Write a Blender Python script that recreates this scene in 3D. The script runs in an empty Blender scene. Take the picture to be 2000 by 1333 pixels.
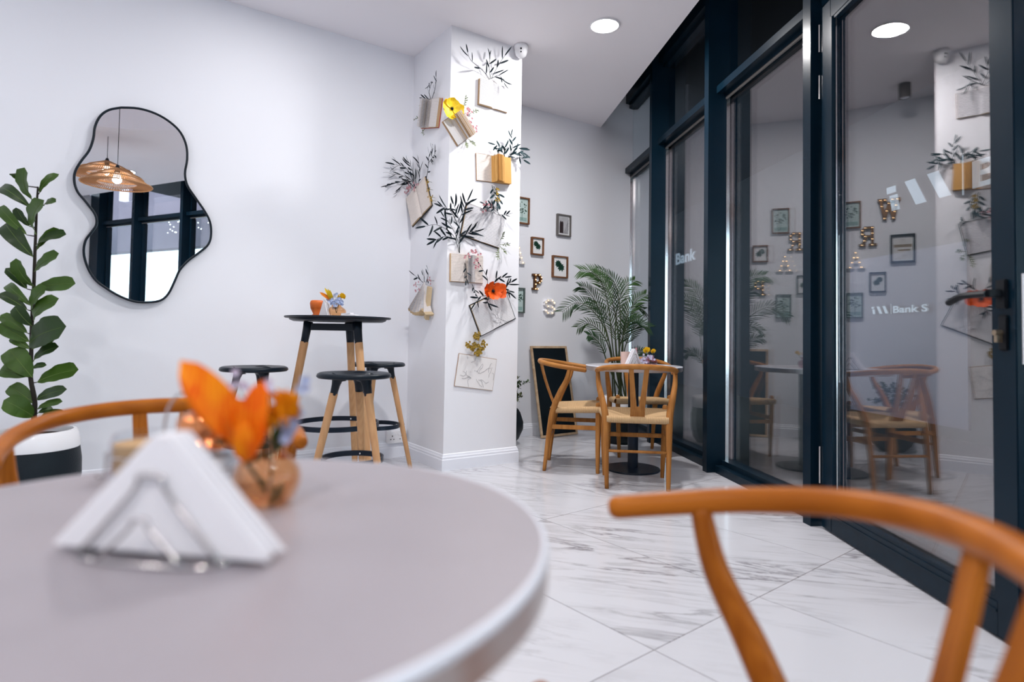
import bpy, bmesh, math, random
from mathutils import Vector as V, Matrix
random.seed(7)
R = math.radians
S = bpy.context.scene
COL = S.collection
# ------------------------------------------------------------------ camera
FPX, PIT, ROL, CX, CY, HC = 1183.1, .0338, .0162, 1000., 616.96, .92
cp, sp, cr, sr = math.cos(PIT), math.sin(PIT), math.cos(ROL), math.sin(ROL)
_r = V((1, 0, 0)); FWD = V((0, cp, sp)); _u = V((0, -sp, cp))
RGT = cr*_r + sr*_u; UPV = -sr*_r + cr*_u
CAM = V((0, 0, HC))
cam = bpy.data.cameras.new('camera'); co = bpy.data.objects.new('camera', cam); COL.objects.link(co)
m = Matrix((RGT, UPV, -FWD)).transposed().to_4x4(); m.translation = CAM; co.matrix_world = m
cam.sensor_width = 36; cam.lens = 36*FPX/2000; cam.shift_y = -(666.5-CY)/2000
cam.clip_start = .02
cam.dof.use_dof = True; cam.dof.focus_distance = 4.3; cam.dof.aperture_fstop = 1.95
S.camera = co
# ------------------------------------------------------------------ world, exposure, lights
S.view_settings.view_transform = 'Standard'; S.view_settings.look = 'None'
S.view_settings.exposure = 0.0; S.view_settings.gamma = 1; S.view_settings.use_curve_mapping = False
W = bpy.data.worlds.new('world'); S.world = W; W.use_nodes = True
W.node_tree.nodes['Background'].inputs[0].default_value = (.74, .86, 1, 1)
W.node_tree.nodes['Background'].inputs[1].default_value = 4.4
S.cycles.use_denoising = True
S.cycles.max_bounces = 10; S.cycles.transparent_max_bounces = 24; S.cycles.diffuse_bounces = 5; S.cycles.glossy_bounces = 6
S.cycles.sample_clamp_indirect = 6; S.cycles.caustics_refractive = False
CEIL = 3.0725
LAMPS = [(.606, 4.101), (-.15, 2.65), (-1.35, 3.35), (-2.75, 1.9), (1.03, -.75), (-.6, -.9), (-2.3, -.5), (-3.3, .3)]  # all but the visible and the mirrored lamp are added, unseen room lighting
LAMP_W = [42, 35, 3, 6, 26, 27, 13, 9]
def az(t): t = R(t); return V((math.sin(t), math.cos(t), 0))
u_, w_, F_, N_ = az(55.612), az(-34.388), az(-6.747), az(83.253)
Z = V((0, 0, 1))
vW, vP, uP, uQ, oF, vL = 4.566, 3.669, 1.9636, 2.5648, 1.9026, 4.264
def WP(u, v, z=0): return u_*u + w_*v + Z*z
def FP(s, n, z=0): return F_*s + N_*n + Z*z
def ray(x, y): return FWD + RGT*((x-CX)/FPX) - UPV*((y-CY)/FPX)
def atz(x, y, z=0): d = ray(x, y); return CAM + d*((z-HC)/d.z)
def atY(x, y, Y): d = ray(x, y); return CAM + d*(Y/d.y)
def onpl(x, y, P, n): d = ray(x, y); return CAM + d*((P-CAM).dot(n)/d.dot(n))
def mirz(x, y, z):
    d = ray(x, y); P = CAM + d*((z-HC)/d.z); Q = w_*(vL-.03); return P - w_*(2*(P-Q).dot(w_))
def mirY(x, y, D):
    P = atY(x, y, D); Q = w_*(vL-.03); return P - w_*(2*(P-Q).dot(w_))
for i, (x, y) in enumerate(LAMPS):
    L = bpy.data.lights.new('downlight', 'AREA'); L.shape = 'DISK'; L.size = .19; L.energy = LAMP_W[i]; L.color = (1, .975, .97)
    o = bpy.data.objects.new('downlight', L); COL.objects.link(o); o.location = (x, y, CEIL-.014)
# ------------------------------------------------------------------ materials
MATS = {}
def nt(name):
    m = bpy.data.materials.new(name); m.use_nodes = True; t = m.node_tree
    return m, t, t.nodes['Principled BSDF'], t.nodes, t.links
def mat(name, c, rough=.5, metal=0, bump=0, bscale=40, var=0, vscale=5, spec=.25, trans=0, emit=None, es=0, sub=0, alpha=1):
    if name in MATS: return MATS[name]
    m, t, p, n, l = nt(name)
    p.inputs['Base Color'].default_value = (*c, 1); p.inputs['Roughness'].default_value = rough
    p.inputs['Metallic'].default_value = metal; p.inputs['Specular IOR Level'].default_value = spec
    p.inputs['Transmission Weight'].default_value = trans
    if emit: p.inputs['Emission Color'].default_value = (*emit, 1); p.inputs['Emission Strength'].default_value = es
    tc = n.new('ShaderNodeTexCoord')
    if var:
        no = n.new('ShaderNodeTexNoise'); no.inputs['Scale'].default_value = vscale; no.inputs['Detail'].default_value = 4
        l.new(tc.outputs['Object'], no.inputs['Vector'])
        mx = n.new('ShaderNodeMix'); mx.data_type = 'RGBA'
        mx.inputs['A'].default_value = (*[min(1, x*(1+var)) for x in c], 1); mx.inputs['B'].default_value = (*[x*(1-var) for x in c], 1)
        l.new(no.outputs['Fac'], mx.inputs['Factor']); l.new(mx.outputs['Result'], p.inputs['Base Color'])
    if bump:
        no = n.new('ShaderNodeTexNoise'); no.inputs['Scale'].default_value = bscale; no.inputs['Detail'].default_value = 5
        l.new(tc.outputs['Object'], no.inputs['Vector'])
        b = n.new('ShaderNodeBump'); b.inputs['Strength'].default_value = bump; b.inputs['Distance'].default_value = .004
        l.new(no.outputs['Fac'], b.inputs['Height']); l.new(b.outputs['Normal'], p.inputs['Normal'])
    MATS[name] = m; return m
def wood(name, c1, c2, rough=.38, scale=3, axis=(6, 6, .6)):
    m, t, p, n, l = nt(name); p.inputs['Roughness'].default_value = rough; p.inputs['Specular IOR Level'].default_value = .10
    tc = n.new('ShaderNodeTexCoord'); mp = n.new('ShaderNodeMapping'); mp.inputs['Scale'].default_value = axis
    oi = n.new('ShaderNodeObjectInfo'); l.new(tc.outputs['Object'], mp.inputs['Vector'])
    no = n.new('ShaderNodeTexNoise'); no.noise_dimensions = '4D'; no.inputs['Scale'].default_value = scale; no.inputs['Detail'].default_value = 6; no.inputs['Distortion'].default_value = .6
    l.new(mp.outputs[0], no.inputs['Vector']); l.new(oi.outputs['Random'], no.inputs['W'])
    wv = n.new('ShaderNodeTexWave'); wv.inputs['Scale'].default_value = scale*1.6; wv.inputs['Distortion'].default_value = 5; wv.inputs['Detail'].default_value = 2
    l.new(mp.outputs[0], wv.inputs['Vector'])
    ad = n.new('ShaderNodeMath'); ad.operation = 'MULTIPLY_ADD'; ad.inputs[1].default_value = .13
    l.new(wv.outputs['Fac'], ad.inputs[0]); l.new(no.outputs['Fac'], ad.inputs[2])
    rp = n.new('ShaderNodeValToRGB'); rp.color_ramp.elements[0].position = .34; rp.color_ramp.elements[1].position = .80
    rp.color_ramp.elements[0].color = (*c1, 1); rp.color_ramp.elements[1].color = (*c2, 1)
    l.new(ad.outputs[0], rp.inputs[0]); l.new(rp.outputs[0], p.inputs['Base Color'])
    MATS[name] = m; return m
def marble():
    m, t, p, n, l = nt('marble_tile'); p.inputs['Roughness'].default_value = .16; p.inputs['Specular IOR Level'].default_value = .42
    tc = n.new('ShaderNodeTexCoord'); oi = n.new('ShaderNodeObjectInfo')
    sc = n.new('ShaderNodeVectorMath'); sc.operation = 'SCALE'; cb = n.new('ShaderNodeCombineXYZ')
    for k in 'XYZ': l.new(oi.outputs['Random'], cb.inputs[k])
    l.new(cb.outputs[0], sc.inputs[0]); sc.inputs['Scale'].default_value = 17
    ad = n.new('ShaderNodeVectorMath'); l.new(tc.outputs['Object'], ad.inputs[0]); l.new(sc.outputs[0], ad.inputs[1])
    mp0 = n.new('ShaderNodeMapping'); mp0.inputs['Rotation'].default_value = (0, 0, R(14)); l.new(ad.outputs[0], mp0.inputs['Vector'])
    mp = n.new('ShaderNodeMapping'); mp.inputs['Scale'].default_value = (.5, 3.6, 1); l.new(mp0.outputs[0], mp.inputs['Vector'])
    def vein(scale, lo, hi, det, dist):
        a = n.new('ShaderNodeTexNoise'); a.inputs['Scale'].default_value = scale; a.inputs['Detail'].default_value = det; a.inputs['Distortion'].default_value = dist
        a.inputs['Roughness'].default_value = .62
        l.new(mp.outputs[0], a.inputs['Vector'])
        s = n.new('ShaderNodeMath'); s.operation = 'SUBTRACT'; s.inputs[1].default_value = .5; l.new(a.outputs['Fac'], s.inputs[0])
        b = n.new('ShaderNodeMath'); b.operation = 'ABSOLUTE'; l.new(s.outputs[0], b.inputs[0])
        r = n.new('ShaderNodeMapRange'); r.inputs['From Min'].default_value = lo; r.inputs['From Max'].default_value = hi
        r.inputs['To Min'].default_value = 1; r.inputs['To Max'].default_value = 0; l.new(b.outputs[0], r.inputs['Value']); return r
    v1 = vein(1.3, 0, .022, 8, .7); v2 = vein(2.6, 0, .05, 7, .4)
    msk = n.new('ShaderNodeTexNoise'); msk.inputs['Scale'].default_value = 1.4; msk.inputs['Detail'].default_value = 2; l.new(ad.outputs[0], msk.inputs['Vector'])
    mr = n.new('ShaderNodeMapRange'); mr.inputs['From Min'].default_value = .42; mr.inputs['From Max'].default_value = .66; l.new(msk.outputs['Fac'], mr.inputs['Value'])
    q2 = n.new('ShaderNodeMath'); q2.operation = 'MULTIPLY'; q2.inputs[1].default_value = .35; l.new(v2.outputs[0], q2.inputs[0])
    mx = n.new('ShaderNodeMath'); mx.operation = 'MAXIMUM'; l.new(v1.outputs[0], mx.inputs[0]); l.new(q2.outputs[0], mx.inputs[1])
    mu = n.new('ShaderNodeMath'); mu.operation = 'MULTIPLY'; l.new(mx.outputs[0], mu.inputs[0]); l.new(mr.outputs[0], mu.inputs[1])
    cm = n.new('ShaderNodeMix'); cm.data_type = 'RGBA'; cm.inputs['A'].default_value = (.62, .625, .665, 1); cm.inputs['B'].default_value = (.24, .23, .25, 1)
    l.new(mu.outputs[0], cm.inputs['Factor']); l.new(cm.outputs['Result'], p.inputs['Base Color'])
    return m
def glass_pane(name, r0, tint=(.93, .97, .97)):
    m = bpy.data.materials.new(name); m.use_nodes = True; t = m.node_tree; n, l = t.nodes, t.links
    n.clear(); out = n.new('ShaderNodeOutputMaterial')
    g = n.new('ShaderNodeNewGeometry'); d = n.new('ShaderNodeVectorMath'); d.operation = 'DOT_PRODUCT'
    l.new(g.outputs['Incoming'], d.inputs[0]); l.new(g.outputs['Normal'], d.inputs[1])
    a = n.new('ShaderNodeMath'); a.operation = 'ABSOLUTE'; l.new(d.outputs['Value'], a.inputs[0])
    s = n.new('ShaderNodeMath'); s.operation = 'SUBTRACT'; s.inputs[0].default_value = 1; l.new(a.outputs[0], s.inputs[1])
    pw = n.new('ShaderNodeMath'); pw.operation = 'POWER'; pw.inputs[1].default_value = 5; l.new(s.outputs[0], pw.inputs[0])
    ma = n.new('ShaderNodeMath'); ma.operation = 'MULTIPLY_ADD'; ma.inputs[1].default_value = 1-r0; ma.inputs[2].default_value = r0; l.new(pw.outputs[0], ma.inputs[0])
    tr = n.new('ShaderNodeBsdfTransparent'); tr.inputs[0].default_value = (*tint, 1)
    gl = n.new('ShaderNodeBsdfGlossy'); gl.inputs['Roughness'].default_value = 0; gl.inputs['Color'].default_value = (1, .915, .93, 1)
    mx = n.new('ShaderNodeMixShader'); l.new(ma.outputs[0], mx.inputs[0]); l.new(tr.outputs[0], mx.inputs[1]); l.new(gl.outputs[0], mx.inputs[2])
    l.new(mx.outputs[0], out.inputs[0]); return m
def page_mat(name, c, ink, scale=95, amt=.8, axis='Y'):
    m, t, p, n, l = nt(name); p.inputs['Roughness'].default_value = .85; p.inputs['Specular IOR Level'].default_value = .2
    tc = n.new('ShaderNodeTexCoord'); sx = n.new('ShaderNodeSeparateXYZ'); l.new(tc.outputs['Object'], sx.inputs[0])
    w = n.new('ShaderNodeMath'); w.operation = 'MULTIPLY'; w.inputs[1].default_value = scale*6.283; l.new(sx.outputs[axis], w.inputs[0])
    si = n.new('ShaderNodeMath'); si.operation = 'SINE'; l.new(w.outputs[0], si.inputs[0])
    no = n.new('ShaderNodeTexNoise'); no.inputs['Scale'].default_value = 160; no.inputs['Detail'].default_value = 1; l.new(tc.outputs['Object'], no.inputs['Vector'])
    a = n.new('ShaderNodeMath'); a.operation = 'MULTIPLY_ADD'; a.inputs[1].default_value = 2.2; l.new(no.outputs['Fac'], a.inputs[0]); l.new(si.outputs[0], a.inputs[2])
    r = n.new('ShaderNodeMapRange'); r.inputs['From Min'].default_value = 1.1; r.inputs['From Max'].default_value = 1.9; r.inputs['To Max'].default_value = amt; l.new(a.outputs[0], r.inputs['Value'])
    mx = n.new('ShaderNodeMix'); mx.data_type = 'RGBA'; mx.inputs['A'].default_value = (*c, 1); mx.inputs['B'].default_value = (*ink, 1)
    l.new(r.outputs[0], mx.inputs['Factor']); l.new(mx.outputs['Result'], p.inputs['Base Color']); MATS[name] = m; return m
def stripe_mat(name, c1, c2, freq, axis='X', rough=.8, coord='Object', bump=.4, lo=-.5, hi=.7):
    m, t, p, n, l = nt(name); p.inputs['Roughness'].default_value = rough; p.inputs['Specular IOR Level'].default_value = .3
    tc = n.new('ShaderNodeTexCoord'); sx = n.new('ShaderNodeSeparateXYZ'); l.new(tc.outputs[coord], sx.inputs[0])
    no = n.new('ShaderNodeTexNoise'); no.inputs['Scale'].default_value = 9; l.new(tc.outputs['Object'], no.inputs['Vector'])
    w = n.new('ShaderNodeMath'); w.operation = 'MULTIPLY'; w.inputs[1].default_value = freq*6.283; l.new(sx.outputs[axis], w.inputs[0])
    w2 = n.new('ShaderNodeMath'); w2.operation = 'MULTIPLY_ADD'; w2.inputs[1].default_value = 3; l.new(no.outputs['Fac'], w2.inputs[0]); l.new(w.outputs[0], w2.inputs[2])
    si = n.new('ShaderNodeMath'); si.operation = 'SINE'; l.new(w2.outputs[0], si.inputs[0])
    r = n.new('ShaderNodeMapRange'); r.inputs['From Min'].default_value = lo; r.inputs['From Max'].default_value = hi; l.new(si.outputs[0], r.inputs['Value'])
    mx = n.new('ShaderNodeMix'); mx.data_type = 'RGBA'; mx.inputs['A'].default_value = (*c1, 1); mx.inputs['B'].default_value = (*c2, 1)
    l.new(r.outputs[0], mx.inputs['Factor']); l.new(mx.outputs['Result'], p.inputs['Base Color'])
    if bump:
        b = n.new('ShaderNodeBump'); b.inputs['Strength'].default_value = bump; b.inputs['Distance'].default_value = .003; l.new(si.outputs[0], b.inputs['Height']); l.new(b.outputs[0], p.inputs['Normal'])
    MATS[name] = m; return m
M = dict(
 wall=mat('white_wall_paint', (.82, .83, .875), .55, bump=.05, bscale=60),
 pillar=mat('pillar_paint', (.82, .825, .86), .5, bump=.05, bscale=60),
 ceil=mat('ceiling_paint', (.90, .875, .905), .8),
 skirt=mat('skirting_gloss', (.84, .86, .92), .3),
 grout=mat('grout', (.42, .30, .24), .9),
 frame=mat('dark_blue_frame', (.003, .013, .024), .25, spec=.14, var=.25, vscale=3, bump=.03, bscale=15),
 scuff=mat('scuffed_frame', (.004, .014, .025), .32, spec=.14, var=.4, vscale=20),
 alu=mat('polished_aluminium', (.75, .74, .74), .12, 1),
 steel=mat('brushed_steel', (.62, .63, .66), .22, 1),
 chrome=mat('chrome_wire', (.55, .53, .52), .15, 1),
 black=mat('black_plastic', (.006, .012, .020), .36, spec=.22, bump=.04, bscale=90),
 blackm=mat('black_metal', (.006, .013, .026), .35, spec=.25),
 tabletop=mat('grey_laminate', (.33, .305, .335), .33, var=.10, vscale=7, bump=.02, bscale=80),
 rim=mat('table_rim', (.68, .71, .78), .3),
 band=mat('aluminium_band', (.55, .50, .48), .3, .9),
 beech=wood('beech_leg', (.50, .27, .13), (.66, .39, .20), .45),
 ash=wood('ash_wood', (.25, .095, .022), (.47, .21, .06), .36), ashr=wood('ash_rail', (.27, .105, .025), (.45, .20, .055), .36, axis=(1, 1, 9)), ashnr=wood('honey_ash_rail', (.27, .072, .007), (.45, .140, .016), .34, axis=(1, 1, 9)),
 ashn=wood('honey_ash_wood', (.24, .063, .006), (.46, .150, .018), .34),
 cord=stripe_mat('paper_cord', (.42, .26, .12), (.66, .46, .26), 150, 'X', coord='UV'),
 lampd=mat('lamp_diffuser', (1, 1, 1), .5, emit=(1, .98, .98), es=14),
 white=mat('white_plastic', (.82, .82, .84), .4),
 napkin=mat('napkin_paper', (.86, .85, .88), .9, bump=.12, bscale=180),
 napin=mat('napkin_edge', (.80, .79, .83), .9, bump=.1, bscale=120),
 soil=mat('soil', (.03, .018, .012), 1, bump=.6, bscale=60),
 glaze=mat('white_glaze', (.85, .85, .87), .12),
 darkpot=mat('dark_ribbed_pot', (.006, .012, .017), .5, bump=.35, bscale=140),
 stem=mat('dark_stem', (.02, .016, .012), .7),
 fig=mat('fig_leaf', (.038, .088, .007), .4, spec=.3, var=.35, vscale=9, bump=.12, bscale=30),
 figd=mat('fig_leaf_dark', (.018, .045, .008), .4, spec=.3, var=.35, vscale=9, bump=.12, bscale=30),
 vein=mat('leaf_vein', (.13, .20, .05), .5),
 palm=mat('palm_leaf', (.012, .036, .012), .5, spec=.2, var=.4, vscale=6),
 palm2=mat('palm_leaf_light', (.03, .07, .018), .5, spec=.2, var=.4, vscale=6),
 cane=mat('palm_cane', (.035, .05, .02), .5),
 ink=mat('dark_foliage', (.005, .012, .018), .6, spec=.15, var=.4, vscale=20),
 ink2=mat('blue_green_foliage', (.006, .025, .032), .6, spec=.2, var=.4, vscale=20),
 olive=mat('olive_foliage', (.10, .12, .045), .6, var=.4, vscale=30),
 fern=mat('fern_green', (.16, .20, .10), .6),
 pink=mat('pink_blossom', (.55, .27, .30), .7), yellow=mat('yellow_petal', (.90, .56, .02), .5, var=.25, vscale=30, bump=.3, bscale=60),
 orange=mat('orange_petal', (.95, .23, .010), .5, var=.3, vscale=30, bump=.3, bscale=60),
 mustard=mat('dried_mustard', (.34, .22, .035), .8, var=.4, vscale=60),
 page=page_mat('printed_page', (.68, .67, .69), (.30, .30, .33)),
 pagew=page_mat('worn_page', (.74, .67, .62), (.30, .27, .26), amt=.5),
 pagep=page_mat('pale_print', (.80, .79, .80), (.50, .50, .53), amt=.6),
 pagev=page_mat('edge_page', (.72, .68, .66), (.32, .26, .22), axis='Y', amt=.4),
 tan=stripe_mat('tan_page_edges', (.42, .28, .16), (.68, .50, .30), 260, 'X', bump=.2),
 amber=stripe_mat('amber_page_edges', (.45, .22, .05), (.72, .42, .14), 230, 'X', bump=.2),
 cream=mat('cream_paper', (.62, .48, .30), .8, var=.1, vscale=20),
 plain=mat('blank_page', (.80, .78, .77), .8, var=.03, vscale=10),
 cover=mat('dark_cover', (.015, .016, .02), .5), covert=mat('tan_cover', (.45, .30, .20), .6), coverr=mat('red_cover', (.45, .02, .02), .5),
 rattan=mat('rattan', (.42, .22, .10), .6, var=.25, vscale=40),
 mirror=mat('mirror_glass', (.93, .94, .95), 0.0, 1),
 bulb=mat('warm_bulb', (1, .8, .5), .5, emit=(1, .66, .30), es=6),
 bronze=mat('bronze_letter', (.26, .13, .05), .35, .7), brdark=mat('bronze_tray', (.07, .03, .012), .5),
 letterw=mat('white_letter', (.80, .78, .78), .4),
 walnut=wood('walnut_frame', (.12, .05, .025), (.26, .12, .06), .5), greyf=mat('grey_frame', (.13, .12, .115), .5), tealf=mat('grey_green_frame', (.10, .13, .12), .5), blackf=mat('black_frame', (.005, .007, .010), .4, spec=.2),
 matw=mat('mount_board', (.78, .79, .80), .8), matg=mat('pale_green_mount', (.50, .62, .60), .8), botan=mat('printed_leaf', (.012, .055, .035), .7),
 board=mat('chalkboard', (.004, .009, .013), .45, var=.5, vscale=4), oak=wood('oak_board_frame', (.38, .26, .16), (.60, .45, .30), .6),
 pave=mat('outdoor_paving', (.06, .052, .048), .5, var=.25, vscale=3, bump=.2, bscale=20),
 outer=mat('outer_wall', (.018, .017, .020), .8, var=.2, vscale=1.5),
 outlit=mat('painted_lit_area', (.07, .065, .10), .6),
 sign=mat('backlit_sign', (.4, .4, .44), .5, emit=(.75, .76, .84), es=.17),
)
marb = marble()
G1 = glass_pane('coated_glass', .13); G2 = glass_pane('inner_glass', .05)
def tinted(name, c, rough=.03, ior=1.3):
    m = glass_pane(name, .035, c); MATS[name] = m; return m
# ------------------------------------------------------------------ helpers
def link(name, me, mt, parent=None, smooth=True, mw=None):
    o = bpy.data.objects.new(name, me); COL.objects.link(o)
    if mt: me.materials.append(mt)
    if smooth:
        for p in me.polygons: p.use_smooth = True
    if parent is not None: o.parent = parent
    if mw is not None: o.matrix_basis = mw
    return o
def fin(name, bm, mt, parent=None, smooth=False, auto=None, mw=None):
    bmesh.ops.recalc_face_normals(bm, faces=bm.faces)
    me = bpy.data.meshes.new(name)
    if auto:
        for f in bm.faces: f.smooth = True
        for e in bm.edges:
            if len(e.link_faces) == 2 and e.calc_face_angle(0) > R(auto): e.smooth = False
    bm.to_mesh(me); bm.free()
    o = link(name, me, mt, parent, smooth=False, mw=mw)
    if smooth:
        for p in me.polygons: p.use_smooth = True
    return o
def tag(o, label=None, cat=None, group=None, kind=None):
    if label: o['label'] = label
    if cat: o['category'] = cat
    if group: o['group'] = group
    if kind: o['kind'] = kind
    return o
def empty(name, mw, label=None, cat=None, group=None, kind=None):
    o = bpy.data.objects.new(name, None); COL.objects.link(o); o.empty_display_size = .1
    if isinstance(mw, Matrix): o.matrix_world = mw; o.matrix_basis = mw
    else: o.location = mw
    return tag(o, label, cat, group, kind)
def children(o): return [c for c in COL.objects if c.parent == o]
def dup(o, parent=None, mw=None):
    c = o.copy(); COL.objects.link(c)
    if parent is not None: c.parent = parent
    if mw is not None: c.matrix_basis = mw
    for ch in children(o): dup(ch, c)
    return c
def bx(bm, c, s, mw=None, bev=0):
    r = bmesh.ops.create_cube(bm, size=1)['verts']
    for v in r: v.co = V((v.co.x*s[0], v.co.y*s[1], v.co.z*s[2])) + V(c)
    if mw is not None:
        for v in r: v.co = mw @ v.co
    if bev:
        es = list({e for v in r for e in v.link_edges})
        bmesh.ops.bevel(bm, geom=es, offset=bev, segments=1, affect='EDGES')
def prism(bm, pts, d):          # polygon of 3D points extruded by vector d
    a = [bm.verts.new(p) for p in pts]; b = [bm.verts.new(V(p)+V(d)) for p in pts]; n = len(pts)
    bm.faces.new(a); bm.faces.new(b[::-1])
    for i in range(n): bm.faces.new((a[i], a[(i+1) % n], b[(i+1) % n], b[i]))
def wbox(bm, O, X, Y, Zv, a, b):   # box in a frame: a,b = min,max triples
    vs = []
    for k in (0, 1):
        for j in (0, 1):
            for i in (0, 1):
                vs.append(bm.verts.new(O + X*(b[0] if i else a[0]) + Y*(b[1] if j else a[1]) + Zv*(b[2] if k else a[2])))
    for f in ((0, 1, 3, 2), (4, 6, 7, 5), (0, 4, 5, 1), (2, 3, 7, 6), (0, 2, 6, 4), (1, 5, 7, 3)): bm.faces.new([vs[i] for i in f])
def catmull(P, n=6):
    P = [V(p) for p in P]; out = []
    for i in range(len(P)-1):
        p0 = P[max(i-1, 0)]; p1 = P[i]; p2 = P[i+1]; p3 = P[min(i+2, len(P)-1)]
        for k in range(n):
            t = k/n
            out.append(.5*((2*p1) + (-p0+p2)*t + (2*p0-5*p1+4*p2-p3)*t*t + (-p0+3*p1-3*p2+p3)*t**3))
    out.append(P[-1]); return out
def lerpl(vals, t):
    if not isinstance(vals, (list, tuple)): return vals
    x = t*(len(vals)-1); i = min(int(x), len(vals)-2); return vals[i]*(1-(x-i)) + vals[i+1]*(x-i)
def tube(bm, pts, rad, seg=10, closed=False, flat=1, up=Z, round_=False):
    n = len(pts); rings = []; prev = None
    pts = [V(p) for p in pts]
    for i, p in enumerate(pts):
        a = pts[(i-1) % n] if (closed or i) else p; b = pts[(i+1) % n] if (closed or i < n-1) else p
        t = (b-a).normalized()
        if prev is None:
            s = t.cross(up); s = s.normalized() if s.length > 1e-4 else t.orthogonal().normalized()
        else: s = (prev - t*prev.dot(t)).normalized()
        prev = s; q = t.cross(s)
        r = lerpl(rad, i/max(1, n-1))
        rings.append([bm.verts.new(p + s*math.cos(2*math.pi*k/seg)*r + q*math.sin(2*math.pi*k/seg)*r*flat) for k in range(seg)])
    m = n if closed else n-1
    for i in range(m):
        A, B = rings[i], rings[(i+1) % n]
        for k in range(seg): bm.faces.new((A[k], A[(k+1) % seg], B[(k+1) % seg], B[k]))
    if not closed:
        for ring, p, o in ((rings[0], pts[0], pts[1]), (rings[-1], pts[-1], pts[-2])):
            if round_:
                d = (p-o).normalized(); r = lerpl(rad, 0 if ring is rings[0] else 1); prev_r = ring
                for a in (35, 65):
                    nr = [bm.verts.new(p + (v.co-p)*math.cos(R(a)) + d*r*.8*math.sin(R(a))) for v in ring]
                    for k in range(seg): bm.faces.new((prev_r[k], prev_r[(k+1) % seg], nr[(k+1) % seg], nr[k]))
                    prev_r = nr
                bm.faces.new(prev_r)
            else: bm.faces.new(ring)
def lathe(bm, prof, seg=32, c=V((0, 0, 0)), ribs=0, ramp=0, close=True):
    rings = []
    for r, z in prof:
        if r < 1e-6: rings.append([bm.verts.new(c+V((0, 0, z)))])
        else: rings.append([bm.verts.new(c+V((r*(1+ramp*math.cos(ribs*2*math.pi*k/seg))*math.cos(2*math.pi*k/seg), r*(1+ramp*math.cos(ribs*2*math.pi*k/seg))*math.sin(2*math.pi*k/seg), z))) for k in range(seg)])
    for A, B in zip(rings, rings[1:]):
        for k in range(seg):
            a = A[k % len(A)], A[(k+1) % len(A)]; b = B[k % len(B)], B[(k+1) % len(B)]
            vs = []
            for v in (a[0], a[1], b[1], b[0]):
                if v not in vs: vs.append(v)
            if len(vs) > 2: bm.faces.new(vs)
    if close:
        for r in (rings[0], rings[-1]):
            if len(r) > 2: bm.faces.new(r)
def leafmesh(bm, base, tip, nrm, wd, curl=.1, fold=.15, nx=6, shape=.45, wavy=0, thick=0):
    base, tip, nrm = V(base), V(tip), V(nrm)
    d = tip-base; L = d.length; t = d.normalized(); s = t.cross(nrm)
    s = s.normalized() if s.length > 1e-4 else t.orthogonal().normalized(); q = s.cross(t)
    rows = []
    for i in range(nx+1):
        x = i/nx; wv = (x**(shape*1.1)*(1-x)**(1-shape) if 0 < x < 1 else 0)
        wv = wd*.5*min(1, wv/((shape)**(shape*1.1)*(1-shape)**(1-shape)))
        c = base + t*(L*x) + q*(curl*L*4*x*(1-x)) ; f = wavy*math.sin(x*19+L*50)*wd
        if wv < 1e-5: rows.append([bm.verts.new(c)])
        else: rows.append([bm.verts.new(c - s*wv + q*(fold*wv+f)), bm.verts.new(c), bm.verts.new(c + s*wv + q*(fold*wv-f))])
    for A, B in zip(rows, rows[1:]):
        if len(A) == 1 and len(B) == 3: bm.faces.new((A[0], B[0], B[1])); bm.faces.new((A[0], B[1], B[2]))
        elif len(A) == 3 and len(B) == 1: bm.faces.new((A[0], B[0], A[1])); bm.faces.new((A[1], B[0], A[2]))
        elif len(A) == 3: bm.faces.new((A[0], B[0], B[1], A[1])); bm.faces.new((A[1], B[1], B[2], A[2]))
def leaf(name, base, tip, nrm, wd, mt, parent, **k):
    bm = bmesh.new(); leafmesh(bm, base, tip, nrm, wd, **k)
    me = bpy.data.meshes.new(name); bm.to_mesh(me); bm.free()
    return link(name, me, mt, parent)
def struct(name, bm, mt, parent=None, **k):
    o = fin(name, bm, mt, parent, **k)
    if parent is None: o['kind'] = 'structure'
    return o
# ================================================================== SETTING
AU, AV = az(50.7), az(140.7)
# room outline (counter-clockwise in plan)
def pt2(P): return V((P.x, P.y, 0))
def isect(a, da, b, db):
    det = da.x*(-db.y) + db.x*da.y; r = b-a
    t = (r.x*(-db.y) + db.x*r.y)/det; return a + da*t
NF = 1.95
UL = -3.4; SB = -3.35
c_fa = isect(N_*NF, F_, w_*vW, u_)               # facade meets alcove wall
c_fb = FP(SB, NF)                                # facade meets back wall
c_lw = WP(UL, vL); 
c_lb = isect(c_lw, w_, c_fb, N_)
room = [c_fb, c_fa, WP(UL, vW), c_lb]
def clip(poly, A, B):
    out = []; d = B-A
    def side(p): return d.x*(p.y-A.y) - d.y*(p.x-A.x)
    for i in range(len(poly)):
        p, q = poly[i], poly[(i+1) % len(poly)]; a, b = side(p), side(q)
        if a >= 0: out.append(p)
        if (a >= 0) != (b >= 0): out.append(p + (q-p)*(a/(a-b)))
    return out
bm = bmesh.new(); prism(bm, [p - Z*.004 for p in room], V((0, 0, -.08))); floor = struct('floor', bm, M['grout'])
A0, B0, TA, TB = 2.09, -1.133, .6, 1.137
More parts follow.
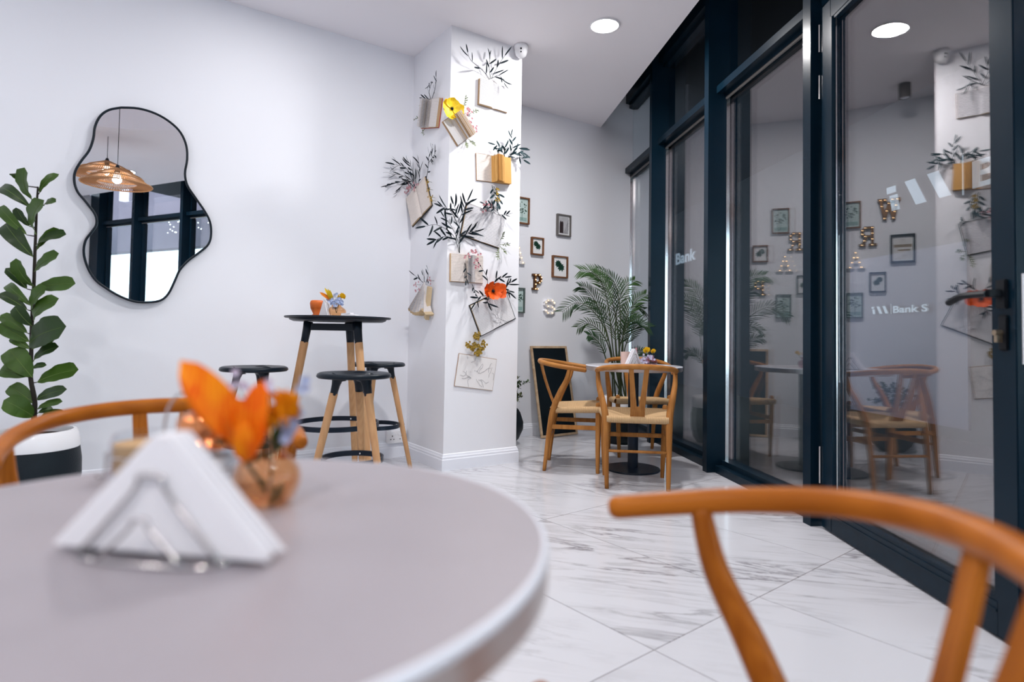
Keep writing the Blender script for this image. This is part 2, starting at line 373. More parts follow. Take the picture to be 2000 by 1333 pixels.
for i in range(-14, 8):
    for j in range(-8, 8):
        g = .0019
        a0, a1, b0, b1 = A0+i*TA+g, A0+(i+1)*TA-g, B0+j*TB+g, B0+(j+1)*TB-g
        poly = [AU*a0+AV*b0, AU*a1+AV*b0, AU*a1+AV*b1, AU*a0+AV*b1][::-1]
        def area(P): return sum(P[k].x*P[(k+1) % len(P)].y - P[(k+1) % len(P)].x*P[k].y for k in range(len(P)))/2
        if area(poly) < 0: poly = poly[::-1]
        rm = room if area(room) > 0 else room[::-1]
        for k in range(len(rm)):
            if poly: poly = clip(poly, rm[k], rm[(k+1) % len(rm)])
        if len(poly) > 2 and abs(area(poly)) > .003:
            bm = bmesh.new(); prism(bm, [p - Z*.004 for p in poly], V((0, 0, .004))); fin('tile', bm, marb, floor)
def wallslab(name, P, Q, h0, h1, out, th=.12, m=None):
    bm = bmesh.new(); prism(bm, [P+Z*h0, Q+Z*h0, Q+Z*h1, P+Z*h1], out*th); return struct(name, bm, m or M['wall'])
wallslab('wall_left', WP(UL-.1, vL), WP(uP+.02, vL), -.02, 3.16, w_, .25)
wallslab('wall_back', WP(uP, vW), isect(N_*2.25, F_, w_*vW, u_), -.02, 3.6, w_)
wallslab('wall_far_left', c_lw - w_*0, c_lb, -.02, 3.16, -u_)
wallslab('wall_rear', c_lb, c_fb, -.02, 3.16, -F_)
bm = bmesh.new(); prism(bm, [WP(uP, vP), WP(uQ, vP), WP(uQ, vW+.01), WP(uP, vW+.01)], Z*(CEIL+.03)); struct('pillar', bm, M['pillar'])
def skirt(name, pts, inw):
    bm = bmesh.new(); prof = [(0, 0), (.016, 0), (.016, .072), (.0125, .078), (.0125, .09), (.009, .095), (.006, .108), (0, .112)]
    # mitred sweep along polyline pts; inw = list of inward normals per segment
    rings = []
    for i, p in enumerate(pts):
        if i == 0: d = inw[0]
        elif i == len(pts)-1: d = inw[-1]
        else:
            b = (inw[i-1]+inw[i]); d = b/(b.dot(inw[i]))
        rings.append([bm.verts.new(p + d*x + Z*z) for x, z in prof])
    for A, B in zip(rings, rings[1:]):
        for k in range(len(prof)): bm.faces.new((A[k], A[(k+1) % 8], B[(k+1) % 8], B[k]))
    bm.faces.new(rings[0]); bm.faces.new(rings[-1]); struct(name, bm, M['skirt'])
skirt('baseboard_left', [WP(UL, vL), WP(uP, vL), WP(uP, vP), WP(uQ, vP), WP(uQ, vW)], [-w_, -u_, -w_, u_])
skirt('baseboard_back', [WP(uQ+.016, vW), WP(4.53, vW)], [-w_])
# ceiling with round recess, open slot along the glazing
slot = 1.592
ca = isect(N_*slot, F_, w_*(vW+.02), u_)
cb = FP(SB-.05, slot)
outer = [cb, ca, WP(UL-.1, vW+.02), isect(WP(UL-.1, vW), w_, FP(SB-.05, 0), N_)]
cc, crad = V((-1.32, 1.5, 0)), 1.28
bm = bmesh.new()
for zz in (CEIL,):
    vo = [bm.verts.new(p+Z*zz) for p in outer]; eo = [bm.edges.new((vo[i], vo[(i+1) % 4])) for i in range(4)]
    vi = [bm.verts.new(cc + V((math.cos(2*math.pi*k/64)*crad, math.sin(2*math.pi*k/64)*crad, zz))) for k in range(64)]
    ei = [bm.edges.new((vi[i], vi[(i+1) % 64])) for i in range(64)]
    bmesh.ops.triangle_fill(bm, edges=eo+ei, use_beauty=True)
bmesh.ops.extrude_face_region(bm, geom=list(bm.faces))
for v in list(bm.verts)[68:]: v.co.z = CEIL+.09
struct('ceiling', bm, M['ceil'])
bm = bmesh.new(); lathe(bm, [(crad+.12, CEIL+.085), (crad+.12, CEIL+.24), (crad-.001, CEIL+.24), (crad-.001, CEIL+.085)], 64, cc, close=False); struct('trim_1', bm, M['ceil'])
bm = bmesh.new(); lathe(bm, [(0, CEIL+.20), (crad+.05, CEIL+.20), (crad+.05, CEIL+.25), (0, CEIL+.25)], 64, cc, close=False); tag(fin('trim_2', bm, M['ceil']), kind='structure')
bm = bmesh.new(); prism(bm, [FP(SB-.05, 1.45, 3.56), FP(6.35, 1.45, 3.56), FP(6.35, 2.2, 3.56), FP(SB-.05, 2.2, 3.56)], Z*.06); struct('trim_3', bm, M['frame'])
bm = bmesh.new(); prism(bm, [FP(SB-.05, 1.45, 3.2), FP(6.5, 1.45, 3.2), FP(6.5, 1.50, 3.2), FP(SB-.05, 1.50, 3.2)], Z*.36); struct('trim_4', bm, M['frame'])
# ---- glazed facade
MUL = [(5.178, 5.238), (4.023, 4.089), (2.841, 2.906), (1.60, 1.665), (.32, .385), (-1.05, -.985), (-2.22, -2.155), (-3.33, -3.1)]
bays = [(5.238, 6.20), (4.089, 5.178), (2.906, 4.023), None, (.385, 1.60), (-.985, .32), (-2.155, -1.05), (-3.1, -2.22)]
def fb(bm, s0, s1, n0, n1, z0, z1): wbox(bm, V((0, 0, 0)), F_, N_, Z, (s0, n0, z0), (s1, n1, z1))
wi = 0
for i, b in enumerate(bays):
    if b is None: b = (1.665, 2.841); door_bay = True
    else: door_bay = False
    wi += 1
    root = empty('window_%d' % wi, FP(b[0], 1.95), kind='structure')
    def add(nm, mt, fn, **k):
        bm = bmesh.new(); fn(bm); o = fin(nm, bm, mt, None, **k)
        o.parent = root; o.matrix_parent_inverse = root.matrix_basis.inverted() if False else Matrix.Translation(-FP(b[0], 1.95)); return o
    s0, s1 = b
    add('mullion', M['frame'], lambda bm: fb(bm, MUL[i][0], MUL[i][1], 1.845, 2.06, 0, 3.55))
    if not door_bay:
        add('sill', M['scuff'], lambda bm: (fb(bm, s0, s1, 1.905, 2.05, 0, .05), fb(bm, s0, s1, 1.955, 2.05, .05, .085)))
        add('glazing_bead', M['alu'], lambda bm: fb(bm, s1-.012, s1, 1.974, 1.998, .085, 2.655))
        add('side_frame', M['frame'], lambda bm: (fb(bm, s0, s0+.03, 1.97, 2.05, .085, 2.62), fb(bm, s0, s0+.03, 1.97, 2.05, 2.75, 3.38)))
        add('pane', G1, lambda bm: fb(bm, s0+.01, s1-.002, 2.000, 2.006, .05, 2.70))
        add('inner_pane', G2, lambda bm: prism(bm, [FP(s0+.01, 2.020, .05), FP(s1-.002, 2.024, .05), FP(s1-.002, 2.024, 2.70), FP(s0+.01, 2.020, 2.70)], N_*.005))
    z0 = 2.63 if door_bay else 2.655
    add('transom', M['frame'], lambda bm: (fb(bm, s0, s1, 1.905, 2.05, z0, z0+.052), fb(bm, s0, s1, 1.965, 2.05, z0-.02, z0+.075)))
    add('transom_bead', M['greyf'], lambda bm: fb(bm, s0, s1, 1.972, 1.985, z0-.034, z0-.021)) if not door_bay else None
    add('head', M['frame'], lambda bm: (fb(bm, s0, s1, 1.905, 2.05, 3.40, 3.55), fb(bm, s0, s1, 1.95, 2.05, 3.36, 3.40)))
    add('top_pane', G1, lambda bm: fb(bm, s0+.002, s1-.002, 2.000, 2.006, z0+.05, 3.39))
# ---- door, ajar
DO = V((1.537, 3.023, 0)); DT = V((-.009, -1, 0)).normalized(); DN = V((1, -.009, 0)).normalized()
door = empty('door_1', DO, kind='structure')
def dbox(nm, mt, boxes, parent=None, bev=0):
    bm = bmesh.new()
    for a, b in boxes: wbox(bm, V((0, 0, 0)), DT, DN, Z, a, b)
    if bev: bmesh.ops.bevel(bm, geom=list(bm.edges), offset=bev, segments=2, affect='EDGES')
    o = fin(nm, bm, mt, parent or door); return o
dbox('stile', M['frame'], [((.018, 0, .01), (.108, .055, 2.60))], bev=.003)
dbox('stile', M['frame'], [((1.105, 0, .01), (1.19, .055, 2.60))], bev=.003)
dbox('rail', M['scuff'], [((.108, .001, .01), (1.105, .054, .115)), ((.108, -.003, .085), (1.105, .001, .093))])
dbox('rail', M['frame'], [((.108, .001, 2.505), (1.105, .054, 2.60))])
dbox('glazing_bead', M['frame'], [((.108, -.004, .115), (.125, .02, 2.505)), ((1.092, .004, .115), (1.105, .03, 2.505)), ((.125, .004, .115), (1.092, .03, .13)), ((.125, .004, 2.49), (1.092, .03, 2.505))])
dbox('bright_bead', M['alu'], [((.128, .012, .13), (.134, .018, 2.49))])
dbox('pane', G1, [((.12, .030, .12), (1.10, .036, 2.50))])
bm = bmesh.new(); prism(bm, [DT*.12+DN*.048+Z*.12, DT*1.10+DN*.052+Z*.12, DT*1.10+DN*.052+Z*2.5, DT*.12+DN*.048+Z*2.5], DN*.005); fin('inner_pane', bm, G2, door)
hz = 1.075
hd = dbox('handle', M['blackf'], [((1.125, -.012, hz-.045), (1.165, 0, hz+.045)), ((1.135, -.055, hz-.010), (1.155, -.012, hz+.014))], bev=.003)
bm = bmesh.new(); tube(bm, catmull([DT*1.148-DN*.055+Z*hz, DT*1.09-DN*.062+Z*(hz), DT*1.045-DN*.062+Z*(hz-.003), DT*.99-DN*.060+Z*(hz-.02)], 4), .0125, 8, flat=.85); fin('handle_grip', bm, M['blackf'], hd, auto=40)
dbox('lock_plate', M['blackf'], [((1.128, -.008, .90), (1.165, 0, 1.01))], bev=.004)
bm = bmesh.new(); tube(bm, [DT*1.143-DN*.03+Z*.955, DT*1.143+Z*.955], .009, 14); wbox(bm, V((0, 0, 0)), DT, DN, Z, (1.1375, -.026, .925), (1.1485, 0, .955)); tag(fin('lock_cylinder', bm, mat('brass_lock', (.35, .28, .20), .3, .9), door), 'brass lock cylinder')
dbox('latch_plate', M['white'], [((1.1895, .018, .86), (1.1925, .038, 1.135))])
bm = bmesh.new(); tube(bm, [DT*.008-DN*.004+Z*2.38, DT*.008-DN*.004+Z*2.52], .005, 10); tube(bm, [DT*.008-DN*.004+Z*2.14, DT*.008-DN*.004+Z*2.26], .005, 10); tube(bm, [DT*.008-DN*.004+Z*.22, DT*.008-DN*.004+Z*.4], .005, 10); fin('hinge', bm, M['chrome'], door)
# ---- outside
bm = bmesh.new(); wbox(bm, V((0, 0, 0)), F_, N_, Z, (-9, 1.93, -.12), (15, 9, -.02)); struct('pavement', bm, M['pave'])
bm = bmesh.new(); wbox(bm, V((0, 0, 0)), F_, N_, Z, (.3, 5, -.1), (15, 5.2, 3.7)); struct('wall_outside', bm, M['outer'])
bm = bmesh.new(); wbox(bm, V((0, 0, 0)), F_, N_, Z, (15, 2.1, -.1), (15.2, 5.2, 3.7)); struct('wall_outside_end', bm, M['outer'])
bm = bmesh.new(); wbox(bm, V((0, 0, 0)), F_, N_, Z, (-4, 2.0, 3.6), (15, 5.2, 3.75)); struct('sky_blocking_canopy', bm, M['outer'])  # roof added to keep sky light off the area beyond the glass
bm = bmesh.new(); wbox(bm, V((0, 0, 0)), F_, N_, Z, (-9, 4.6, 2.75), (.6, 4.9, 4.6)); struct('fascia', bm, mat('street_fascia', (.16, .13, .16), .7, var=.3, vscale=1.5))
bm = bmesh.new()
for k in range(90):
    s = random.uniform(-5.5, -.5); z = 3.35 - abs(random.gauss(0, .22)); c = FP(s, 4.58, z)
    bmesh.ops.create_icosphere(bm, subdivisions=1, radius=.012, matrix=Matrix.Translation(c))
tag(fin('fairy_lights', bm, mat('cool_bulb', (1, 1, 1), .5, emit=(1, 1, 1), es=6)), 'sparkling fairy lights scattered on the fascia across the street, seen in the mirror', 'lights', kind='stuff')
bm = bmesh.new(); wbox(bm, V((0, 0, 0)), F_, N_, Z, (5.2, 4.97, .1), (7.4, 5.0, 1.9)); tag(fin('lit_area_panel', bm, M['outlit']), 'dim lavender panel painted as the lit area outside, behind the glass door', 'panel')  # panel colour stands in for the lit area outdoors
def text(s, P, h, wd, name, mt, parent, depth=.01, X=-F_, bold=True):
    cu = bpy.data.curves.new('t', 'FONT'); cu.body = s; cu.size = 1; cu.extrude = .02; cu.offset = .02 if bold else 0
    o = bpy.data.objects.new('t', cu); COL.objects.link(o)
    bpy.context.view_layer.update()
    me = bpy.data.meshes.new_from_object(o.evaluated_get(bpy.context.evaluated_depsgraph_get())); bpy.data.objects.remove(o)
    xs = [v.co.x for v in me.vertices]; ys = [v.co.y for v in me.vertices]
    a = wd/(max(xs)-min(xs)); b = h/(max(ys)-min(ys)); x0, y0 = min(xs), min(ys)
    out = X.cross(Z)
    for v in me.vertices: v.co = P + X*((v.co.x-x0)*a) + Z*((v.co.y-y0)*b) + out*(v.co.z*depth/.02)
    me.materials.clear(); return link(name, me, mt, parent, smooth=False)
def signset(nm, s, z, h, wd, label, full):
    root = empty(nm, V((0, 0, 0)), label, 'sign')
    P = FP(s, 4.94, z); X = -F_
    x = 0
    if full:
        bm = bmesh.new(); k = h
        def quad(x0, x1, sk, z0=0, z1=1):
            prism(bm, [P+X*((x0+sk*z1)*k)+Z*(z1*k), P+X*((x1+sk*z1)*k)+Z*(z1*k), P+X*((x1+sk*z0)*k)+Z*(z0*k), P+X*((x0+sk*z0)*k)+Z*(z0*k)], -N_*.01)
        quad(.2, .62, -.2, 0, .62); quad(.02, .5, -.10, .72, .98); quad(1.42, 1.92, -.55); quad(2.5, 3.0, -.55)
        fin('emblem', bm, M['sign'], root)
        bm = bmesh.new(); wbox(bm, P, X, -N_, Z, (3.45*k, 0, -.12*k), (3.50*k, .01, 1.25*k)); fin('divider', bm, M['sign'], root)
        text(full, P+X*(3.85*k), h*.92, wd-3.85*k, 'lettering', M['sign'], root)
    else: text('Bank', P, h, wd, 'lettering', mat('faint_sign', (.3, .3, .33), .5, emit=(.75, .78, .85), es=.14), root)
    return root
signset('sign', 6.17, 2.37, .28, 2.3, 'large pale slanted emblem and bank lettering outside, high behind the door glass', 'Bank')
signset('sign', 6.43, 1.24, .085, .80, 'small pale bank sign with emblem outside, at door handle height', 'Bank S')
signset('sign', 12.3, 2.48, .24, 1.0, 'faint Bank sign outside behind the second window', None)
# ---- downlights
for i, (x, y) in enumerate(LAMPS):
    lab = {0: 'bright round downlight in the ceiling to the right of the pillar', 4: 'round downlight seen reflected in the wavy mirror'}.get(i, 'unseen round downlight added to the ceiling outside the view, above the tables')
    r = empty('ceiling_light', (x, y, CEIL), lab, 'ceiling light', 'round ceiling downlights')
    bm = bmesh.new(); lathe(bm, [(.098, 0), (.105, -.004), (.103, -.010), (.094, -.010), (.094, 0)], 40, close=False); fin('trim_ring', bm, M['white'], r, smooth=True)
    bm = bmesh.new(); lathe(bm, [(0, -.007), (.094, -.007), (.094, -.001), (0, -.001)], 40, close=False); fin('diffuser', bm, M['lampd'], r)
r = empty('ceiling_spot', (-.06, 5.0, CEIL), 'dark cylindrical ceiling spot above the alcove, seen only as a reflection in the door', 'ceiling light')
bm = bmesh.new(); lathe(bm, [(0, 0), (.045, 0), (.045, -.12), (.038, -.12), (.036, -.112), (0, -.112)], 32, close=False); fin('housing', bm, M['greyf'], r, auto=40)
bm = bmesh.new(); lathe(bm, [(0, -.118), (.035, -.118), (.035, -.113), (0, -.113)], 32, close=False); fin('diffuser', bm, M['steel'], r)
# ================================================================== OBJECTS
def at_frame(O, X, Y):
    Zv = X.cross(Y); m = Matrix((X, Y, Zv)).transposed().to_4x4(); m.translation = O; return m
# ---- wishbone chair
def make_chair(name, wm, label, grp, cat='chair', rm=None):
    r = empty(name, V((0, 0, 0)), label, cat, grp)
    P = [(-.242, .09, .698), (-.246, .02, .707), (-.238, -.075, .720), (-.195, -.165, .734), (-.11, -.222, .744), (0, -.238, .748)]
    P = P + [(-x, y, z) for x, y, z in P[-2::-1]]
    bm = bmesh.new(); tube(bm, catmull(P, 6), [.0150, .0165, .0175, .0165, .0150], 12, round_=True); fin('top_rail', bm, rm or wm, r, smooth=True)
    for s in (-1, 1):
        bm = bmesh.new(); tube(bm, catmull([(s*.183, -.182, 0), (s*.188, -.160, .2), (s*.192, -.136, .37), (s*.199, -.112, .46), (s*.220, -.074, .55), (s*.238, -.034, .63), (s*.243, -.015, .705)], 5), [.0125, .0165, .021, .022, .020, .0165, .013], 12)
        fin('leg', bm, wm, r, smooth=True)
        bm = bmesh.new(); tube(bm, [(s*.189, .181, 0), (s*.196, .181, .2), (s*.203, .181, .42), (s*.204, .181, .468)], [.0125, .0175, .0185, .0175], 12, round_=True)
        fin('leg', bm, wm, r, smooth=True)
        bm = bmesh.new(); bx(bm, (s*.193, .018, .305), (.014, .32, .030), bev=.003); fin('stretcher', bm, wm, r)
    bm = bmesh.new(); tube(bm, [(-.185, -.157, .225), (.185, -.157, .225)], .0105, 10, flat=.8); fin('stretcher', bm, wm, r, smooth=True)
    bm = bmesh.new(); bx(bm, (0, .181, .275), (.39, .014, .028), bev=.003); fin('stretcher', bm, wm, r)
    bm = bmesh.new()
    tube(bm, [(-.192, -.130, .405), (.192, -.130, .405)], .012, 8); tube(bm, [(-.2, .181, .42), (.2, .181, .42)], .012, 8)
    for s in (-1, 1): tube(bm, [(s*.192, -.130, .408), (s*.203, .181, .42)], .011, 8)
    fin('seat_frame', bm, wm, r, smooth=True)
    # Y splat: two curved arms on one base
    def yy(z): t = (z-.41)/.335; return -.122 - .112*t - .010*math.sin(t*3.1)
    bm = bmesh.new(); th = .010
    zs = [.41, .45, .50, .56, .62, .68, .742]
    def edge(z, s, inner):
        t = max(0, (z-.50)/.242)
        if inner: return s*(.007+.026*t**.9)
        return s*((.044 if z < .5 else .044)+.017*t)
    def strip(xa, xb, zz):
        rows = []
        for z in zz:
            y = yy(z); rows.append([bm.verts.new((xa(z), y-th/2, z)), bm.verts.new((xb(z), y-th/2, z)), bm.verts.new((xb(z), y+th/2, z)), bm.verts.new((xa(z), y+th/2, z))])
        for A, B in zip(rows, rows[1:]):
            for k in range(4): bm.faces.new((A[k], A[(k+1) % 4], B[(k+1) % 4], B[k]))
        bm.faces.new(rows[0]); bm.faces.new(rows[-1])
    strip(lambda z: -.044, lambda z: .044, zs[:3])
    for s in (-1, 1): strip(lambda z: edge(z, s, True), lambda z: edge(z, s, False), zs[2:])
    fin('splat', bm, wm, r, auto=30)
    # woven seat: four sections meeting on the diagonals
    bm = bmesh.new(); uvl = bm.loops.layers.uv.new('uv')
    c = [V((-.188, -.140, .437)), V((.188, -.140, .437)), V((.222, .198, .455)), V((-.222, .198, .455))]
    ctr = V((0, .01, .405))
    for k in range(4):
        a, b = c[k], c[(k+1) % 4]; n = 8
        ed = b-a; out = V((ed.y, -ed.x, 0)).normalized()
        rows = []
        for i in range(n+1):
            t = i/n; p, q = a.lerp(ctr, t), b.lerp(ctr, t); row = []
            for j in range(n+1):
                v = p.lerp(q, j/n); row.append((v + Z*(.012*math.sin(math.pi*t)*(1-t)), t))
            rows.append(row)
        g = [[bm.verts.new(v) for v, t in row] for row in rows]
        lip = [[bm.verts.new(a.lerp(b, j/n) + out*o + Z*d) for j in range(n+1)] for o, d in ((.010, -.006), (.015, -.02), (.010, -.036), (0, -.042), (-.03, -.036))]
        allr = lip[::-1] + g
        tt = [i for i in range(len(allr))]
        for i in range(len(allr)-1):
            for j in range(n):
                vs = [allr[i][j], allr[i][j+1], allr[i+1][j+1], allr[i+1][j]]
                if i == len(allr)-2:
                    pass
                try: f = bm.faces.new(vs)
                except ValueError: continue
                for lp in f.loops:
                    w = lp.vert.co; tan = ed.normalized(); lp[uvl].uv = ((w-a).dot(tan), 0)
    bmesh.ops.remove_doubles(bm, verts=bm.verts, dist=.0004)
    fin('seat', bm, M['cord'], r, auto=50)
    return r
G = 'wishbone chairs with woven cord seats'
ch = make_chair('wishbone_chair', M['ash'], 'wooden wishbone chair seen from behind at the far table, woven cord seat', G, rm=M['ashr'])
def pose(x, y, a): return Matrix.Translation((x, y, 0)) @ Matrix.Rotation(a, 4, 'Z')
ch.matrix_basis = pose(.800, 3.885, -.13)
c2 = dup(ch, mw=pose(.445, 4.345, -1.72)); tag(c2, 'wooden wishbone chair seen from the side, beside the leaning chalkboard')
c3 = dup(ch, mw=pose(1.016, 4.888, 3.219)); tag(c3, 'wooden wishbone chair behind the far table, in front of the palm, facing the camera')
chf = make_chair('wishbone_chair', M['ashn'], 'close blurred wooden wishbone chair at the right edge of the near table', G, rm=M['ashnr'])
chf.matrix_basis = pose(.181, .546, 1.37)
c5 = dup(chf, mw=pose(-.678, 1.19, 3.66)); tag(c5, 'blurred wooden wishbone chair behind the near grey table, in front of the fig plant')
# ---- round pedestal tables
def pedestal(name, c, r, z, label, top):
    t = empty(name, V((c[0], c[1], 0)), label, 'table', 'round grey pedestal tables')
    bm = bmesh.new(); lathe(bm, [(0, z-.002), (r-.006, z-.002), (r-.006, z), (0, z)][::-1], 96, close=False); fin('tabletop', bm, top, t, smooth=False)
    bm = bmesh.new(); lathe(bm, [(r-.0062, z-.003), (r-.0062, z+.0002), (r-.002, z-.0005), (r, z-.004), (r, z-.006), (r-.003, z-.006)], 96, close=False); fin('edge_trim', bm, M['rim'], t, smooth=True)
    bm = bmesh.new(); lathe(bm, [(0, z-.034), (r-.003, z-.034), (r-.0008, z-.032), (r-.0008, z-.006), (0, z-.006)], 96, close=False); fin('edge_band', bm, M['band'], t, auto=40)
    bm = bmesh.new(); lathe(bm, [(0, .012), (.036, .012), (.036, z-.05), (.11, z-.045), (.11, z-.034), (0, z-.034)], 32, close=False); fin('column', bm, M['blackm'], t, auto=40)
    bm = bmesh.new(); lathe(bm, [(0, 0), (.188, 0), (.19, .006), (.187, .012), (.05, .018), (0, .018)], 48, close=False); fin('base_plate', bm, M['blackm'], t, auto=40)
    return t
ZT = .735
pedestal('round_table', (-.297, .564), .334, ZT, 'large blurred round grey table top with metal rim nearest the camera', M['tabletop'])
pedestal('round_table', (.863, 4.28), .335, .728, 'small round table with shiny metal edge among three wooden chairs', mat('far_tabletop', (.42, .41, .44), .3))
# ---- bar table and stools
def stool(name, x, y, a, label, h=.728, rt=.075, rb=.235, rs=.180, cat='stool'):
    r = empty(name, V((x, y, 0)), label, cat, 'black and wood bar stools'); r.rotation_euler.z = a
    bm = bmesh.new(); lathe(bm, [(0, h-.012), (.07, h-.010), (.13, h-.003), (.165, h), (.176, h-.006), (rs, h-.018), (.172, h-.026), (.12, h-.030), (0, h-.030)], 48, close=False); fin('seat', bm, M['black'], r, smooth=True)
    for k in range(3):
        d = V((math.cos(k*2*math.pi/3), math.sin(k*2*math.pi/3), 0))
        at = lambda z: d*(rt + (rb-rt)*(1-z/h)) + Z*z
        bm = bmesh.new(); tube(bm, [at(h-.020)-d*.006, at(h-.035), at(h-.06), at(h-.11)], [.048, .030, .0235, .0205], 16, flat=.85); fin('leg_socket', bm, M['black'], r, smooth=True)
        bm = bmesh.new(); tube(bm, [at(0), at(h*.5), at(h-.10)], [.0145, .018, .0205], 16); lg = fin('leg', bm, M['beech'], r, auto=50)
        zr = .305; bm = bmesh.new(); q = at(zr); bmesh.ops.create_uvsphere(bm, u_segments=8, v_segments=6, radius=.005, matrix=Matrix.Translation(q-d*.035)); bmesh.ops.create_uvsphere(bm, u_segments=8, v_segments=6, radius=.005, matrix=Matrix.Translation(q+d*.018)); fin('rivet', bm, M['alu'], lg, smooth=True)
    rr = rt + (rb-rt)*(1-.305/h) - .021
    bm = bmesh.new(); lathe(bm, [(rr-.006, .292), (rr+.004, .292), (rr+.004, .318), (rr-.006, .318), (rr-.006, .292)], 56, close=False); fin('foot_ring', bm, M['blackm'], r, auto=40)
    return r
stool('bar_stool', -.774, 3.0, R(88), 'nearest bar stool with black seat, in front of the tall bar table')
stool('bar_stool', -.897, 4.1, R(22), 'black topped bar stool behind the bar table, beside the wall socket')
stool('bar_stool', -1.434, 3.39, R(90), 'black topped bar stool left of the bar table, behind the orange flowers')
bt = empty('bar_table', V((-1.03, 3.6, 0)), 'tall round black bar table with three light wooden legs', 'table'); bt.rotation_euler.z = R(83)
zt = 1.018
bm = bmesh.new(); lathe(bm, [(0, zt-.012), (.300, zt-.012), (.306, zt-.007), (.305, zt-.001), (.30, zt), (0, zt)], 72, close=False); fin('tabletop', bm, M['black'], bt, auto=40)
bm = bmesh.new(); lathe(bm, [(0, zt-.03), (.255, zt-.03), (.275, zt-.022), (.28, zt-.014), (0, zt-.014)], 64, close=False); fin('under_ring', bm, M['black'], bt, auto=40)
ft = []
for k in range(3):
    d = V((math.cos(k*2*math.pi/3), math.sin(k*2*math.pi/3), 0))
    at = lambda z: d*(.165 + .165*(1-z/zt)) + Z*z
    bm = bmesh.new(); tube(bm, [at(zt-.032), at(zt-.08), at(zt-.155)], [.030, .026, .0235], 16, flat=.9); fin('leg_socket', bm, M['black'], bt, smooth=True)
    bm = bmesh.new(); tube(bm, [at(0), at(.5), at(zt-.15)], [.017, .021, .0235], 16); lg = fin('leg', bm, M['beech'], bt, auto=50)
    bm = bmesh.new(); q = at(.385); bmesh.ops.create_uvsphere(bm, u_segments=8, v_segments=6, radius=.006, matrix=Matrix.Translation(q-d*.038)); fin('rivet', bm, M['alu'], lg, smooth=True)
    ft.append(at(zt-.06))
for k in range(3):
    a, b = ft[k], ft[(k+1) % 3]; X = (b-a).normalized(); Y = Z.cross(X)
    bm = bmesh.new(); wbox(bm, a, X, Y, Z, (0, -.010, -.022), ((b-a).length, .010, .018)); fin('apron', bm, M['black'], bt)
rr = .165+.165*(1-.385/zt)-.024
bm = bmesh.new(); lathe(bm, [(rr-.007, .371), (rr+.005, .371), (rr+.005, .399), (rr-.007, .399), (rr-.007, .371)], 64, close=False); fin('foot_ring', bm, M['blackm'], bt, auto=40)
# ---- wavy mirror
MP = [(0.075, 2.232), (0.162, 2.247), (0.252, 2.236), (0.331, 2.2), (0.389, 2.147), (0.422, 2.072), (0.429, 1.987), (0.42, 1.898), (0.436, 1.825), (0.482, 1.756), (0.538, 1.676), (0.569, 1.614), (0.578, 1.538), (0.564, 1.47), (0.512, 1.411), (0.455, 1.357), (0.41, 1.294), (0.384, 1.223), (0.354, 1.147), (0.314, 1.103), (0.251, 1.088), (0.181, 1.089), (0.111, 1.114), (0.042, 1.156), (-0.018, 1.207), (-0.057, 1.279), (-0.076, 1.357), (-0.07, 1.427), (-0.043, 1.48), (-0.022, 1.527), (-0.03, 1.582), (-0.073, 1.646), (-0.115, 1.7), (-0.133, 1.757), (-0.131, 1.816), (-0.105, 1.881), (-0.071, 1.947), (-0.053, 2.021), (-0.047, 2.093), (-0.024, 2.159), (0.016, 2.204)]
cu = catmull([WP(a, vL-.030+(a-.2)*.0148, z) for a, z in MP+MP[:1]], 4)[:-1]
mr = empty('wavy_mirror', WP(.2, vL, 1.6), 'wavy cloud-shaped mirror with thin black frame on the white wall', 'mirror'); mo = Matrix.Translation(-WP(.2, vL, 1.6))
bm = bmesh.new(); prism(bm, cu, w_*.010); fin('mirror_glass', bm, M['mirror'], mr, mw=mo)
bm = bmesh.new(); tube(bm, cu, .0068, 8, closed=True, up=w_, flat=1.6); fin('frame', bm, M['black'], mr, smooth=True, mw=mo)
bm = bmesh.new(); ctr = WP(.17, vL-.013, 1.65); prism(bm, [ctr + (p-ctr)*.93 for p in cu], w_*.0125); fin('backing', bm, M['black'], mr, mw=mo)
# ---- fiddle leaf fig
FY = 3.0
fc = atz(72, 985, 0); fc = V(((72-1000)/FPX*FY, FY, 0))
pot = empty('plant_pot', fc, 'dark ribbed pot with glossy white rim holding the tall fig, left edge', 'pot')
bm = bmesh.new(); lathe(bm, [(0, 0), (.13, 0), (.165, .03), (.195, .10), (.208, .19), (.206, .27), (.197, .335)], 56, close=False); fin('body', bm, M['darkpot'], pot, auto=50)
bm = bmesh.new(); lathe(bm, [(.1975, .333), (.200, .34), (.190, .40), (.182, .418), (.168, .420), (.163, .41), (.165, .36), (0, .36)], 56, close=False); fin('rim', bm, M['glaze'], pot, auto=50)
bm = bmesh.new(); lathe(bm, [(0, .385), (.05, .392), (.10, .383), (.163, .388), (.163, .362), (0, .362)], 40, close=False); fin('soil', bm, M['soil'], pot, smooth=True)
fig = empty('fiddle_leaf_fig', fc+Z*.385, 'tall fiddle leaf fig with large green leaves in the left corner', 'plant')
fo = Matrix.Translation(-(fc+Z*.385))
sp_px = [(72, 838), (68, 790), (60, 740), (61, 690), (62, 640), (66, 560), (68, 500), (70, 450), (72, 400), (74, 365)]
sp = [atY(x, y, FY) for x, y in sp_px]; sp[0] = fc + Z*.37
bm = bmesh.new(); tube(bm, catmull(sp, 4), [.012, .009, .007, .004], 8); fin('stem', bm, M['stem'], fig, smooth=True, mw=fo)
